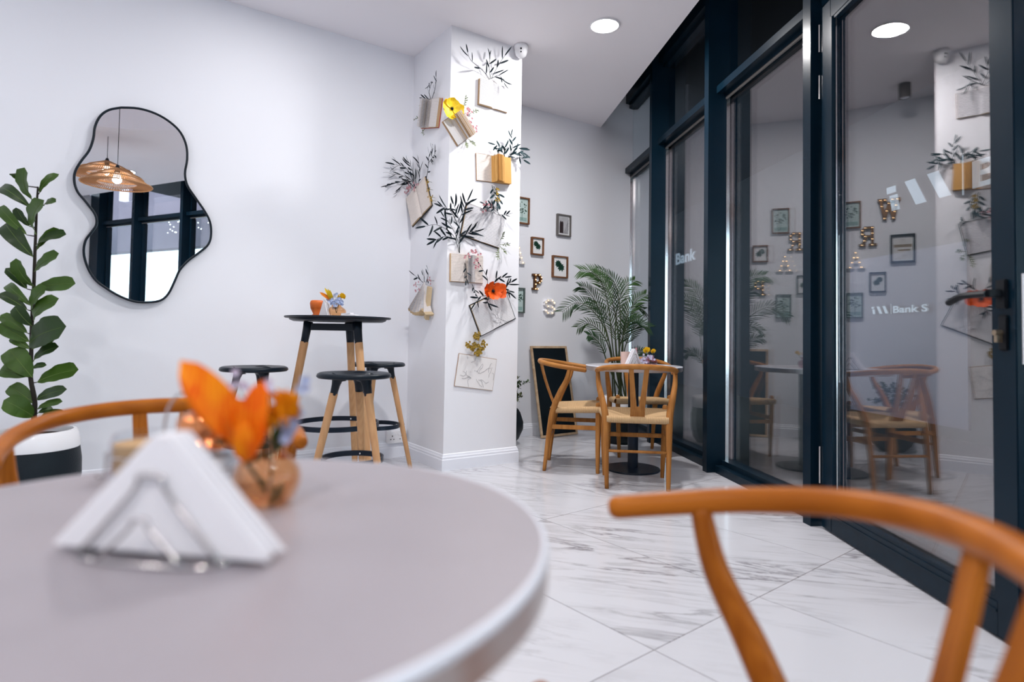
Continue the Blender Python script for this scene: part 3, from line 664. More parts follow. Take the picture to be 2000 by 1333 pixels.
LV = [(140, 155, 100, 15, 58), (125, 180, 0, 98, 42), (110, 290, 0, 175, 36), (150, 290, 180, 148, 82), (135, 380, 22, 243, 56), (100, 90, 55, 40, 34), (160, 120, 240, 42, 32), (145, 335, 270, 288, 46), (140, 440, 240, 365, 46), (140, 500, 65, 385, 50), (110, 510, 22, 425, 32), (150, 505, 308, 488, 50), (128, 580, 30, 492, 32), (112, 595, 0, 527, 32), (130, 600, 190, 500, 52), (138, 640, 240, 548, 50), (130, 660, 60, 580, 42), (112, 690, 3, 615, 36), (120, 725, 0, 650, 48), (120, 735, 270, 662, 92), (125, 755, 45, 705, 30), (130, 755, 220, 722, 16), (133, 812, 240, 745, 44), (132, 870, 38, 755, 70), (112, 868, 3, 835, 52), (135, 835, 190, 820, 20), (150, 890, 320, 838, 62), (140, 975, 38, 905, 50), (150, 960, 273, 918, 36), (138, 1030, 15, 962, 62), (150, 1000, 255, 968, 26), (155, 1015, 215, 995, 22), (165, 1032, 262, 1010, 18), (180, 170, 228, 156, 28), (120, 255, 65, 178, 34), (150, 350, 240, 265, 34)]
for i, (x0, y0, x1, y1, wd) in enumerate(LV):
    dy = random.uniform(-.11, .06)
    b = atY(x0/2.083, 320+y0/2.083, FY-.005); t = atY(x1/2.083, 320+y1/2.083, FY+dy)
    bs = min(sp, key=lambda p: abs(p.z-(b.z-.01)))
    W_ = wd/2.083/FPX*FY
    nr = V((random.uniform(-.35, .35), -1, .45 + random.uniform(-.2, .3)))
    lf = leaf('leaf', b, t, nr, W_*1.28, M['figd'] if i % 3 == 1 else M['fig'], fig, curl=random.uniform(.05, .16), fold=.22, nx=12, shape=.66, wavy=.035)
    lf.matrix_basis = fo
    bm = bmesh.new(); d = t-b; q = (nr - d*nr.dot(d)/d.length_squared).normalized(); 
    s_ = d.cross(nr).normalized(); q = s_.cross(d.normalized())
    cv = .10
    me_pts = [v.co.copy() for v in lf.data.vertices]
    mid = [me_pts[0]] + [me_pts[1+3*k+1] for k in range(11)]
    tube(bm, [p - V((0, .0012, 0)) for p in mid], [.0018, .0006], 4); fin('midrib', bm, M['vein'], lf)
    bm = bmesh.new(); tube(bm, [V((bs.x, bs.y, b.z-.006)), b], [.0035, .0022], 5); fin('leaf_stalk', bm, M['stem'], fig, mw=fo)
# ---- areca palm
pc = V((.965, 5.36, 0))
pp = empty('plant_pot', pc, 'white rimmed dark pot under the palm, behind the far chairs', 'pot')
bm = bmesh.new(); lathe(bm, [(0, 0), (.11, 0), (.145, .05), (.165, .15), (.163, .25), (.150, .315)], 40, close=False); fin('body', bm, M['darkpot'], pp, auto=50)
bm = bmesh.new(); lathe(bm, [(.1505, .313), (.153, .32), (.147, .405), (.138, .412), (.130, .405), (.130, .36), (0, .36)], 40, close=False); fin('rim', bm, M['glaze'], pp, auto=50)
pl = empty('areca_palm', pc+Z*.36, 'feathery green areca palm in the corner by the glass', 'plant')
po = Matrix.Translation(-(pc+Z*.36))
FR = [([(1205, 770), (1198, 690), (1190, 610), (1178, 560), (1158, 535), (1133, 528)], 5.0, 4.85, .20),
      ([(1203, 770), (1196, 700), (1180, 640), (1155, 605), (1125, 592), (1098, 610)], 5.0, 4.75, .17),
      ([(1210, 770), (1210, 680), (1212, 620), (1205, 565), (1190, 540), (1165, 525)], 5.05, 5.1, .17),
      ([(1212, 770), (1214, 690), (1222, 630), (1240, 590), (1262, 575)], 5.05, 5.2, .17),
      ([(1212, 770), (1218, 700), (1228, 660), (1245, 635), (1268, 640)], 5.0, 4.9, .16),
      ([(1200, 770), (1190, 720), (1176, 680), (1160, 660), (1148, 655)], 5.0, 4.8, .13),
      ([(1207, 770), (1206, 700), (1200, 650), (1180, 610), (1150, 588)], 5.05, 5.2, .16),
      ([(1209, 770), (1216, 690), (1218, 640), (1232, 600), (1258, 606)], 5.1, 5.3, .17),
      ([(1214, 770), (1226, 720), (1246, 690), (1262, 690)], 5.05, 5.1, .12),
      ([(1205, 770), (1202, 670), (1206, 600), (1222, 560), (1240, 548)], 5.1, 5.3, .17),
      ([(1204, 770), (1192, 680), (1172, 610), (1150, 570), (1132, 560)], 5.0, 5.0, .17),
      ([(1206, 770), (1208, 700), (1216, 660), (1230, 630), (1250, 622)], 5.0, 4.8, .15),
      ([(1203, 770), (1194, 700), (1178, 655), (1150, 632), (1128, 640)], 5.0, 4.9, .13),
      ([(1210, 770), (1208, 660), (1196, 590), (1180, 552), (1158, 532)], 5.1, 5.2, .18)]
for i, (px, Y0, Y1, LL) in enumerate(FR):
    pts = [atY(x, y, Y0+.28+(Y1-Y0)*k/(len(px)-1)) for k, (x, y) in enumerate(px)]
    pts[0] = pc + V((random.uniform(-.07, .07), random.uniform(-.05, .05), .36))
    cv = catmull(pts, 8)
    bm = bmesh.new(); tube(bm, cv, [.007, .0045, .0015], 6); fr = fin('frond', bm, M['cane'], pl, smooth=True, mw=po)
    bm = bmesh.new(); n = len(cv); st = int(n*.42); NL = max(9, int(LL*128))
    for k in range(NL):
        t = st + (n-2-st)*k/(NL-1); j = int(t); p = cv[j].lerp(cv[j+1], t-j); d = (cv[j+1]-cv[j]).normalized()
        s = d.cross(V((.25, -.8, .55))).normalized(); f = k/(NL-1); L = LL*1.15*(1-.55*f)*(.55+.45*min(1, f*5))
        for sg in (-1, 1):
            dr = (d*.75 + s*sg*.75 + Z*(.30-.25*f) + V((0, 0, random.uniform(-.08, .1)))).normalized()
            tip = p + dr*L - Z*L*(.18+.12*random.random()); leafmesh(bm, p, tip, V((.2, -.8, .6)), (.0100), curl=.08, fold=.3, nx=4, shape=.4)
    me = bpy.data.meshes.new('leaflets'); bm.to_mesh(me); bm.free(); lo = link('leaflets', me, M['palm'] if i % 3 else M['palm2'], fr); lo['kind'] = 'stuff'
# ---- fern planter behind the pillar
fp = V((-.065, 5.20, 0))
pq = empty('plant_pot', fp, 'round dark pot peeking out behind the pillar base', 'pot')
bm = bmesh.new(); lathe(bm, [(0, 0), (.09, 0), (.14, .05), (.175, .13), (.176, .19), (.15, .27), (.13, .30), (.12, .30), (.12, .26), (0, .26)], 40, close=False); fin('body', bm, M['darkpot'], pq, auto=50)
fe = empty('leafy_plant', fp+Z*.26, 'small bushy green plant spilling out from behind the pillar', 'plant'); feo = Matrix.Translation(-(fp+Z*.26))
for i in range(34):
    a = random.uniform(0, 6.28); rr = random.uniform(.04, .19); h = random.uniform(.16, .36) - rr*.5
    p0 = fp + Z*.26 + V((random.uniform(-.05, .05), random.uniform(-.05, .05), 0)); p2 = fp + Z*(.26+h) + V((math.cos(a)*rr+(.085 if math.cos(a) > -.2 else 0), math.sin(a)*rr*.8-.03, 0)); p1 = p0.lerp(p2, .5) + Z*.08
    cv = catmull([p0, p1, p2], 5); bm = bmesh.new(); tube(bm, cv, .0015, 4); st_ = fin('stem', bm, M['olive'], fe, mw=feo)
    bm = bmesh.new()
    for k in range(3, len(cv)):
        for _ in range(4):
            d = V((random.uniform(-1, 1), random.uniform(-1, 1), random.uniform(-.2, .9))).normalized(); leafmesh(bm, cv[k], cv[k]+d*.03, Z, .014, nx=3)
    me = bpy.data.meshes.new('leaflets'); bm.to_mesh(me); bm.free(); o = link('leaflets', me, M['palm2'] if i % 2 else M['olive'], st_); o['kind'] = 'stuff'
# ---- chalkboard leaning on the wall
BL, BR = atz(1056, 857, .003), atz(1139, 847, .003)
X = (BR-BL).normalized(); TL = onpl(1033, 674, w_*(vW-.02), w_); Yv = (TL-BL); Hb = Yv.length; Yv = (Yv - X*Yv.dot(X)).normalized()
Wb = .455; Hb = Hb*.985
cbm = at_frame(BL, X, Yv)
cbd = empty('chalkboard', cbm, 'blank black chalkboard in pale wooden frame leaning against the wall', 'chalkboard')
bm = bmesh.new(); bx(bm, (Wb/2, Hb/2, .004), (Wb-.02, Hb-.02, .006)); fin('board', bm, M['board'], cbd)
for a, b in (((0, 0), (Wb, .022)), ((0, Hb-.022), (Wb, Hb)), ((0, .022), (.022, Hb-.022)), ((Wb-.022, .022), (Wb, Hb-.022))):
    bm = bmesh.new(); bx(bm, ((a[0]+b[0])/2, (a[1]+b[1])/2, .006), (b[0]-a[0], b[1]-a[1], .018), bev=.002); fin('frame_rail', bm, M['oak'], cbd)
# ---- framed prints and marquee letters on the back wall
def wallframe(u0, u1, z0, z1, label, fm, mm, kind, v=vW, fw=.012):
    W_, H_ = u1-u0, z1-z0; O = WP(u0, v-.001, z0)
    r = empty('picture_frame', at_frame(O, u_, Z), label, 'picture', 'framed prints on the back wall')   # local z points out of the wall
    for a, b in (((0, 0), (W_, fw)), ((0, H_-fw), (W_, H_)), ((0, fw), (fw, H_-fw)), ((W_-fw, fw), (W_, H_-fw))):
        bm = bmesh.new(); bx(bm, ((a[0]+b[0])/2, (a[1]+b[1])/2, .014), (b[0]-a[0], b[1]-a[1], .028)); fin('frame_rail', bm, fm, r)
    bm = bmesh.new(); bx(bm, (W_/2, H_/2, .006), (W_-.006, H_-.006, .010)); mo_ = fin('mount', bm, mm, r)
    cx, cy = W_/2, H_/2
    if kind == 'leafy':
        bm = bmesh.new(); tube(bm, [(cx, cy-H_*.36, .0125), (cx, cy+H_*.1, .0125)], .0015, 4)
        for k in range(34):
            a = random.uniform(0, 6.28); q = random.uniform(0, 1)**.5; x, y = cx+math.cos(a)*q*W_*.33, cy+H_*.08+math.sin(a)*q*H_*.22
            leafmesh(bm, (x, y, .0125), (x+random.uniform(-.012, .012), y+.013, .0125), (0, 0, 1), .009, curl=0, fold=0, nx=3)
        fin('leaf_print', bm, M['botan'], r)
        bm = bmesh.new(); bx(bm, (cx, H_*.18, .0115), (W_*.7, H_*.14, .001)); fin('print_block', bm, mat('mint', (.28, .42, .40), .8), r)
    elif kind == 'monstera':
        bm = bmesh.new()
        for (ox, oy, s) in ((-.1, .13, .22), (.08, -.02, .24)):
            x, y = cx+ox*W_, cy+oy*H_
            for k in range(9):
                a = R(-60+k*37.5); leafmesh(bm, (x, y, .0125), (x+math.cos(a)*s*W_, y+math.sin(a)*s*W_, .0125), (0, 0, 1), .085*W_*1.3, curl=0, fold=0, nx=3)
            tube(bm, [(x, y, .0125), (x+.06*W_, y-.2*H_, .0125)], .001, 4)
        fin('leaf_print', bm, M['botan'], r)
    elif kind == 'bridge':
        bm = bmesh.new(); bx(bm, (cx, cy, .0115), (W_*.74, H_*.76, .001)); fin('photo_print', bm, mat('grey_photo', (.42, .42, .44), .6, var=.35, vscale=14), r)
        bm = bmesh.new()
        prism(bm, [(cx-W_*.28, cy-H_*.36, .012), (cx-.02*W_, cy-H_*.36, .012), (cx-.02*W_, cy+H_*.12, .012), (cx-.08*W_, cy+H_*.2, .012), (cx-.15*W_, cy+H_*.14, .012), (cx-.22*W_, cy+H_*.22, .012), (cx-.28*W_, cy+H_*.1, .012)], (0, 0, .001))
        for q in range(4): prism(bm, [(cx+W_*(.02+.07*q), cy-H_*.36, .012), (cx+W_*(.04+.07*q), cy-H_*.36, .012), (cx+W_*.36, cy+H_*(.3-.13*q), .012), (cx+W_*.36, cy+H_*(.26-.13*q), .012)], (0, 0, .001))
        fin('tower_print', bm, mat('dark_photo', (.03, .02, .022), .6), r)
    else:
        bm = bmesh.new(); bx(bm, (cx, cy, .0115), (W_*.72, H_*.72, .001)); fin('landscape_print', bm, mat('landscape_photo', (.75, .72, .68), .6, var=.5, vscale=12), r)
        bm = bmesh.new(); bx(bm, (cx, cy+H_*.1, .0122), (W_*.72, H_*.1, .0008)); bx(bm, (cx-.05*W_, cy-H_*.05, .0122), (W_*.5, H_*.05, .0008)); fin('shore_print', bm, mat('shore_photo', (.30, .24, .17), .6, var=.5, vscale=30), r)
    return r
PF = wallframe
PF(3.13, 3.288, 1.960, 2.207, 'wooden framed botanical print cut off by the pillar edge, highest near the pillar', M['walnut'], M['matg'], 'leafy')
PF(3.621, 3.791, 1.897, 2.108, 'grey framed black and white bridge photograph, highest on the back wall', M['greyf'], M['matw'], 'bridge')
PF(3.320, 3.461, 1.686, 1.852, 'small brown framed leaf print between the bridge photo and the pillar', M['walnut'], M['matw'], 'monstera')
PF(3.572, 3.759, 1.490, 1.701, 'wooden framed monstera leaf print above the palm', M['walnut'], M['matw'], 'monstera')
PF(3.114, 3.250, 1.134, 1.366, 'grey green frame half hidden by the pillar, lowest of the wall frames', M['tealf'], M['matg'], 'leafy')
PF(2.716, 2.905, 1.620, 1.874, 'black framed landscape picture, seen only as a reflection in the glass door', M['blackf'], M['matw'], 'landscape', fw=.018)
PF(2.935, 3.065, 1.366, 1.547, 'small black framed leaf print, seen only as a reflection in the glass door', M['blackf'], M['matw'], 'monstera')
def letter(chr_, u0, u1, z0, z1, label, fm, tray):
    W_, H_ = u1-u0, z1-z0
    r = empty('marquee_letter', at_frame(WP(u0, vW-.001, z0), u_, Z), label, 'letter', 'light-up letters on the back wall')
    t = .24
    st = {'W': [[(.06, 1), (.27, 0)], [(.27, 0), (.5, .8)], [(.5, .8), (.73, 0)], [(.73, 0), (.94, 1)], [(0, 1), (.3, 1)], [(.7, 1), (1, 1)]],
          'A': [[(.15, 0), (.5, 1)], [(.85, 0), (.5, 1)], [(.28, .36), (.72, .36)], [(0, 0), (.32, 0)], [(.68, 0), (1, 0)]],
          'R': [[(.2, 0), (.2, 1)], [(.2, 1), (.65, 1)], [(.65, 1), (.85, .86)], [(.85, .86), (.85, .64)], [(.85, .64), (.65, .5)], [(.65, .5), (.2, .5)], [(.55, .5), (.88, 0)], [(0, 0), (.38, 0)], [(.72, 0), (1, 0)]],
          'P': [[(.25, 0), (.25, 1)], [(.05, 1), (.68, 1)], [(.68, 1), (.9, .85)], [(.9, .85), (.9, .6)], [(.9, .6), (.68, .45)], [(.68, .45), (.25, .45)], [(.05, 0), (.5, 0)]],
          'S': [[(.9, .82), (.7, 1)], [(.7, 1), (.3, 1)], [(.3, 1), (.1, .84)], [(.1, .84), (.1, .66)], [(.1, .66), (.3, .52)], [(.3, .52), (.7, .48)], [(.7, .48), (.9, .33)], [(.9, .33), (.9, .16)], [(.9, .16), (.7, 0)], [(.7, 0), (.3, 0)], [(.3, 0), (.1, .18)]]}[chr_]
    t = .17*W_
    def L2(p): return V((t*.5 + p[0]*(W_-t), t*.5 + p[1]*(H_-t), 0))
    bt_, bf = bmesh.new(), bmesh.new()
    for a, b in st:
        a, b = L2(a), L2(b); d = (b-a).normalized(); s = V((-d.y, d.x, 0)); a2, b2 = a-d*t*.45, b+d*t*.45
        prism(bt_, [a2-s*t*.5, b2-s*t*.5, b2+s*t*.5, a2+s*t*.5], Z*.026)
        prism(bf, [a2-s*t*.36+Z*.0262, b2-s*t*.36+Z*.0262, b2+s*t*.36+Z*.0262, a2+s*t*.36+Z*.0262], Z*.002)
    fin('tray', bt_, tray, r); fin('face', bf, fm, r)
    done = []
    for a, b in st:
        a, b = L2(a), L2(b); n = max(1, round((b-a).length/(H_*.3)))
        for k in range(n+1):
            p = a.lerp(b, k/n)
            if all((p-q).length > H_*.16 for q in done):
                done.append(p); bm = bmesh.new(); bmesh.ops.create_icosphere(bm, subdivisions=2, radius=.0046, matrix=Matrix.Translation(p+Z*.032)); fin('bulb', bm, M['bulb'], r, smooth=True)
    return r
letter('W', 2.825, 3.000, 2.01, 2.205, 'bronze light-up letter W hidden behind the pillar, reflected in the door', M['bronze'], M['brdark'])
letter('R', 3.005, 3.149, 1.785, 1.965, 'bronze light-up letter R hidden behind the pillar, reflected in the glass', M['bronze'], M['brdark'])
letter('A', 3.095, 3.248, 1.585, 1.745, 'white light-up letter A cut off by the pillar edge', M['letterw'], M['white'])
letter('P', 3.332, 3.455, 1.355, 1.507, 'bronze light-up letter P with warm bulbs on the back wall', M['bronze'], M['brdark'])
letter('S', 3.468, 3.619, 1.133, 1.278, 'white light-up letter S, lowest letter, left of the palm', M['letterw'], M['white'])
# ---- security camera and wall socket
so = WP(2.523, vP-.045, 3.03)
sc_ = empty('security_camera', so, 'white dome security camera under the ceiling on the pillar corner', 'camera')
bm = bmesh.new(); lathe(bm, [(0, .042), (.052, .042), (.052, .02), (.046, .012), (.047, -.005), (.040, -.03), (.024, -.046), (0, -.05)], 32, close=False); fin('housing', bm, M['white'], sc_, smooth=True)
dcam = (V((0, 0, 0)) - so); dcam.z = 0; dcam.normalize()
for z, rr in ((.0, .0075), (-.022, .006)):
    bm = bmesh.new(); bmesh.ops.create_uvsphere(bm, u_segments=12, v_segments=8, radius=rr, matrix=Matrix.Translation(dcam*(.045 if z == 0 else .040)+Z*z)); fin('lens', bm, M['blackf'], sc_, smooth=True)
ss = WP(1.800, vL-.028, .09+.02)
sk = empty('wall_socket', at_frame(ss, u_, Z), 'white double wall socket low on the left wall behind the stools', 'socket')
bm = bmesh.new(); bx(bm, (.073, .043, -.014+.0), (.146, .086, .026), bev=.003); fin('back_box', bm, M['white'], sk)
bm = bmesh.new(); bx(bm, (.073, .043, .003), (.150, .090, .007), bev=.002); fin('face_plate', bm, M['white'], sk)
bm = bmesh.new()
for ox in (.036, .110):
    bx(bm, (ox, .052, .0068), (.006, .010, .001)); bx(bm, (ox-.012, .028, .0068), (.009, .005, .001)); bx(bm, (ox+.012, .028, .0068), (.009, .005, .001))
fin('pin_holes', bm, M['blackf'], sk)
for ox in (.060, .086):
    bm = bmesh.new(); bx(bm, (ox, .066, .008), (.012, .016, .005), bev=.001); fin('rocker_switch', bm, M['white'], sk)
# ---- pendant lamps (seen in the mirror)
def pendant(nm, top, zc, label, Rr=.34, Hh=.17):
    r = empty('pendant_lamp', V((top.x, top.y, zc)), label, 'pendant lamp', 'rattan pendant lamps')
    h = top.z - zc
    L = bpy.data.lights.new('pendant_bulb', 'POINT'); L.energy = 6; L.color = (1, .9, .82); L.shadow_soft_size = .04; lo = bpy.data.objects.new('pendant_bulb', L); COL.objects.link(lo); lo.location = (top.x, top.y, zc+h-.12)
    bm = bmesh.new(); lathe(bm, [(0, 0), (.055, 0), (.055, -.025), (.01, -.03), (0, -.03)], 24, close=False); fin('ceiling_rose', bm, M['black'], r, auto=40)
    bm = bmesh.new(); tube(bm, [(0, 0, -.02), (0, 0, h)], .003, 6); fin('cord', bm, M['black'], r)
    bm = bmesh.new(); lathe(bm, [(0, .03), (.012, .03), (.022, 0), (.026, -.05), (0, -.05)], 16, V((0, 0, h)), close=False); fin('lamp_holder', bm, M['black'], r, smooth=True)
    bm = bmesh.new()
    for k in range(96):
        a = k*2*math.pi/96; d = V((math.cos(a), math.sin(a), 0)); z = V((0, 0, h))
        tube(bm, [z+d*.03-Z*.005, z+d*Rr*.5-Z*Hh*.38, z+d*Rr*.98-Z*Hh], .0032, 4)
    o = fin('rattan_strands', bm, M['rattan'], r); o['kind'] = 'stuff'
    bm = bmesh.new(); bmesh.ops.create_uvsphere(bm, u_segments=16, v_segments=10, radius=.032, matrix=Matrix.Translation(V((0, 0, h-.075)))); fin('bulb', bm, mat('opal_bulb', (1, 1, 1), .4, emit=(1, .93, .85), es=1.0), r, smooth=True)
    for q, zz in ((1, Hh), (.74, Hh*.64), (.08, .01)):
        bm = bmesh.new(); tube(bm, [V((math.cos(2*math.pi*k/48)*Rr*q, math.sin(2*math.pi*k/48)*Rr*q, h-zz)) for k in range(48)], .0065, 6, closed=True); fin('hoop', bm, M['rattan'], r, smooth=True)
    bm = bmesh.new()
    for k in range(72):
        a = k*2*math.pi/72; d = V((math.cos(a), math.sin(a), 0)); z = V((0, 0, h)); tube(bm, [z+d*Rr*.98-Z*Hh, z+d*Rr*.55-Z*(Hh*.92)], .0028, 4)
    o = fin('lower_strands', bm, M['rattan'], r); o['kind'] = 'stuff'
pendant('pendant', mirY(233, 318, 6.75), CEIL+.20, 'wide woven rattan pendant lamp, farther left one in the mirror')
pendant('pendant', mirY(250, 331, 6.1), CEIL+.20, 'wide woven rattan pendant lamp, nearer one in the mirror', Rr=.31)
# ---- open books pinned to the pillar
def facept(face, x, y, out=0):
    if face == 'f': return onpl(x, y, w_*(vP-out), w_)
    for k in range(60):                                  # keep clear of the side wall that meets the pillar
        P = onpl(x, y, u_*(uP-out), u_)
        if P.dot(w_) < vL-.03: return P
        out += .01
    return P
def strip_mesh(bm, prof, y0, y1):       # prof: (x,z) line -> sheet extruded along y
    a = [bm.verts.new((x, y0, z)) for x, z in prof]; b = [bm.verts.new((x, y1, z)) for x, z in prof]
    for i in range(len(prof)-1): bm.faces.new((a[i], a[i+1], b[i+1], b[i]))
def solid_prof(bm, prof, y0, y1):       # closed polygon prof in xz extruded along y
    a = [bm.verts.new((x, y0, z)) for x, z in prof]; b = [bm.verts.new((x, y1, z)) for x, z in prof]
    bm.faces.new(a); bm.faces.new(b[::-1])
    for i in range(len(prof)): bm.faces.new((a[i], a[(i+1) % len(prof)], b[(i+1) % len(prof)], b[i]))
def book(face, px, label, tl=.02, tr=.008, fans=(), pm='page', pmr=None, cv='covert', sp=.5, edge='tan', fold=False):
    P = [facept(face, *q, .012) for q in px]
    X = ((P[1]-P[0])+(P[2]-P[3])).normalized(); Wd = ((P[1]-P[0]).length+(P[2]-P[3]).length)/2
    Hd = ((P[0]-P[3]).length+(P[1]-P[2]).length)/2
    out = -w_ if face == 'f' else -u_
    Y = out.cross(X).normalized(); C = (P[0]+P[1]+P[2]+P[3])/4 - out*.010
    r = empty('open_book', at_frame(C, X, Y), label, 'book', 'open books mounted on the pillar')
    hw, hh = Wd/2, Hd/2; xs = -hw + Wd*sp
    for nm, a, b in (('cover', -hw-(.007 if cv == 'cover' else .003), xs), ('cover', xs, hw+(.007 if cv == 'cover' else .003))):
        bm = bmesh.new(); bx(bm, ((a+b)/2, 0, .0025), (b-a-.0005, Hd+(.014 if cv == 'cover' else .006), .0028)); fin(nm, bm, M[cv], r)
    for sgn, t, w in ((-1, tl, xs+hw), (1, tr, hw-xs)):
        n = 8; pr = []
        for i in range(n+1):
            x = i/n; z = .004 + t*(min(1, (x*5)**.6) if x < .2 else 1)*(1-.25*x) if x > 0 else .005
            pr.append((xs + sgn*x*w, z))
        bm = bmesh.new(); solid_prof(bm, pr + [(pr[-1][0], .004), (pr[0][0], .004)], -hh, hh); fin('page_block', bm, M[edge], r)
        bm = bmesh.new(); strip_mesh(bm, [(x, z+.0006) for x, z in pr], -hh+.0005, hh-.0005); fin('page', bm, M[pmr if (pmr and sgn > 0) else pm], r, smooth=True)
    for (cx_, L, n, a0, a1, m1, m2) in fans:
        for k in range(n):
            a = R(a0+(a1-a0)*k/max(1, n-1)+random.uniform(-2, 2)); x0 = -hw+Wd*cx_
            c, s = math.cos(a), math.sin(a); sd = 1 if c > 0 else -1
            pts = [(x0+.0008*(k-n/2), .012), (x0+L*.5*c - .06*L*sd, .012+L*.55*s), (x0+L*c, .012+L*s*.9)]
            q = catmull([(p[0], 0, p[1]) for p in pts], 4); q = [(v.x, v.z) for v in q]
            bm = bmesh.new(); pr = q + [(x+.0011, z) for x, z in q[::-1]]; e = random.uniform(0, .003)
            solid_prof(bm, pr, -hh+e, hh-e); fin('page', bm, M[m1 if k % 2 else m2], r, auto=40)
    return r, X, Y, out, Wd, Hd
book('f', [(934.4, 153), (992.5, 172), (991, 220), (936, 204)], 'open book with printed pages at the top right of the pillar', .024, .012)
book('f', [(863, 238), (905, 212), (931, 256), (895, 285)], 'tilted book with fanned brown-edged pages under the yellow poppy', .02, .010, fans=[(.42, .088, 15, 15, 105, 'tan', 'pagev')], pm='plain', sp=.28)
book('s', [(826, 196), (860, 195), (857.5, 246), (824, 252)], 'book with fanned pages and a red cover on the pillar side', .016, .03, fans=[(.35, .075, 10, 40, 160, 'pagev', 'page')], cv='coverr', pm='pagev')
book('f', [(933, 301), (998, 309.5), (993, 361), (929, 350)], 'thick amber-edged book with splayed pages at the pillar right edge', .004, .034, fans=[(.50, .080, 16, 22, 100, 'amber', 'amber')], pm='pagew', pmr='amber', sp=.45, edge='amber')
book('s', [(791, 385), (826, 350), (845, 398), (808, 444)], 'tilted open book with pale pages and dark cover, left side of the pillar', .014, .012, pm='pagew', cv='cover')
book('f', [(912.7, 398), (986, 425), (974, 485), (900.6, 458)], 'large tilted open book with white pages and dark cover, mid pillar', .014, .014, cv='cover')
book('f', [(879.6, 495.6), (943.6, 501.6), (942.7, 553.6), (879.6, 549.7)], 'open book with upright fanned middle pages, pink flowers on top', .02, .008, fans=[(.58, .045, 8, 60, 135, 'pagev', 'page')], pm='pagew')
b8 = book('f', [(918.7, 597.7), (986, 566), (1007, 621.7), (939.7, 656)], 'tilted black-edged open book below the orange poppy', .012, .004, cv='cover', pm='pagep', sp=.42, edge='cream')
b9 = book('f', [(897.6, 691.4), (970.6, 702.8), (962, 763.5), (888.6, 754)], 'thin flat open book with worn map pages, lowest on the pillar', .002, .002, pm='plain')
for (r, X, Y, out, Wd, Hd), zz, n_, bxs in ((b9, .0078, 15, [(-.45, .45, -.4, .3)]), (b8, .0086, 12, [(-.02, .18, -.45, -.2), (-.02, .2, .25, .45)])):
    for x0, x1, y0, y1 in bxs:                        # printed map and ornament lines
        bm = bmesh.new()
        for k in range(n_):
            p = V((random.uniform(x0, x1)*Wd, random.uniform(y0, y1)*Hd, zz)); pts = [p]; a = random.uniform(0, 6.28)
            for q in range(6):
                a += random.uniform(-.8, .8); p = p + V((math.cos(a), math.sin(a), 0))*.013
                p.x = min(max(p.x, -.48*Wd), .48*Wd); p.y = min(max(p.y, -.48*Hd), .48*Hd); pts.append(p.copy())
            tube(bm, catmull(pts, 3), .0007, 4)
        fin('printed_drawing', bm, mat('printed_ink', (.16, .15, .17), .8), r)
# folded fan book
Cc = facept('s', 830, 552, .01)
fb_ = empty('open_book', at_frame(Cc, -w_, Z), 'book folded into a fan of curled pages, lowest on the pillar side', 'book', 'open books mounted on the pillar')
# frame check: local z = (-w) x z = -u, out of the wall
for k in range(9):
    a = R(-98+k*-8.5) if False else R(232+k*8.2)
    L = .235 - .004*k if k < 8 else .25
    bm = bmesh.new(); w0, w1 = .004, .016
    d = V((math.cos(a), math.sin(a), 0)); s = V((-d.y, d.x, 0)); z1 = .055
    rows = []
    for i in range(6):
        t = i/5; ww = w0+(w1-w0)*t; p = d*L*t
        rows.append([bm.verts.new(p - s*ww + Z*.004), bm.verts.new(p - s*ww*.3 + Z*(.008+z1*t*.75)), bm.verts.new(p + s*ww*.3 + Z*(.010+z1*t)), bm.verts.new(p + s*ww + Z*(.005))])
    for A, B in zip(rows, rows[1:]):
        for q in range(3): bm.faces.new((A[q], A[q+1], B[q+1], B[q]))
    o = fin('folded_page', bm, M['page'] if k % 2 else M['pagev'], fb_)
    bm = bmesh.new(); e = d*L; pr = [e - s*w1 + Z*.004, e - s*w1*.3 + Z*(.008+z1*.75), e + s*w1*.3 + Z*(.010+z1), e + s*w1 + Z*.005]
    prism(bm, [p + d*.0005 for p in pr], d*.022 - Z*.012); fin('page_edges', bm, M['cream'], o)
bm = bmesh.new(); prism(bm, [(.03, -.02, .004), (.125, -.05, .004), (.085, -.27, .004), (.02, -.22, .004)], (0, 0, .012)); fin('page_block', bm, M['plain'], fb_)
bm = bmesh.new(); prism(bm, [(.10, -.035, .004), (.128, -.045, .004), (.088, -.275, .004), (.062, -.26, .004)], (0, 0, .028)); fin('page_edges', bm, M['cream'], fb_)
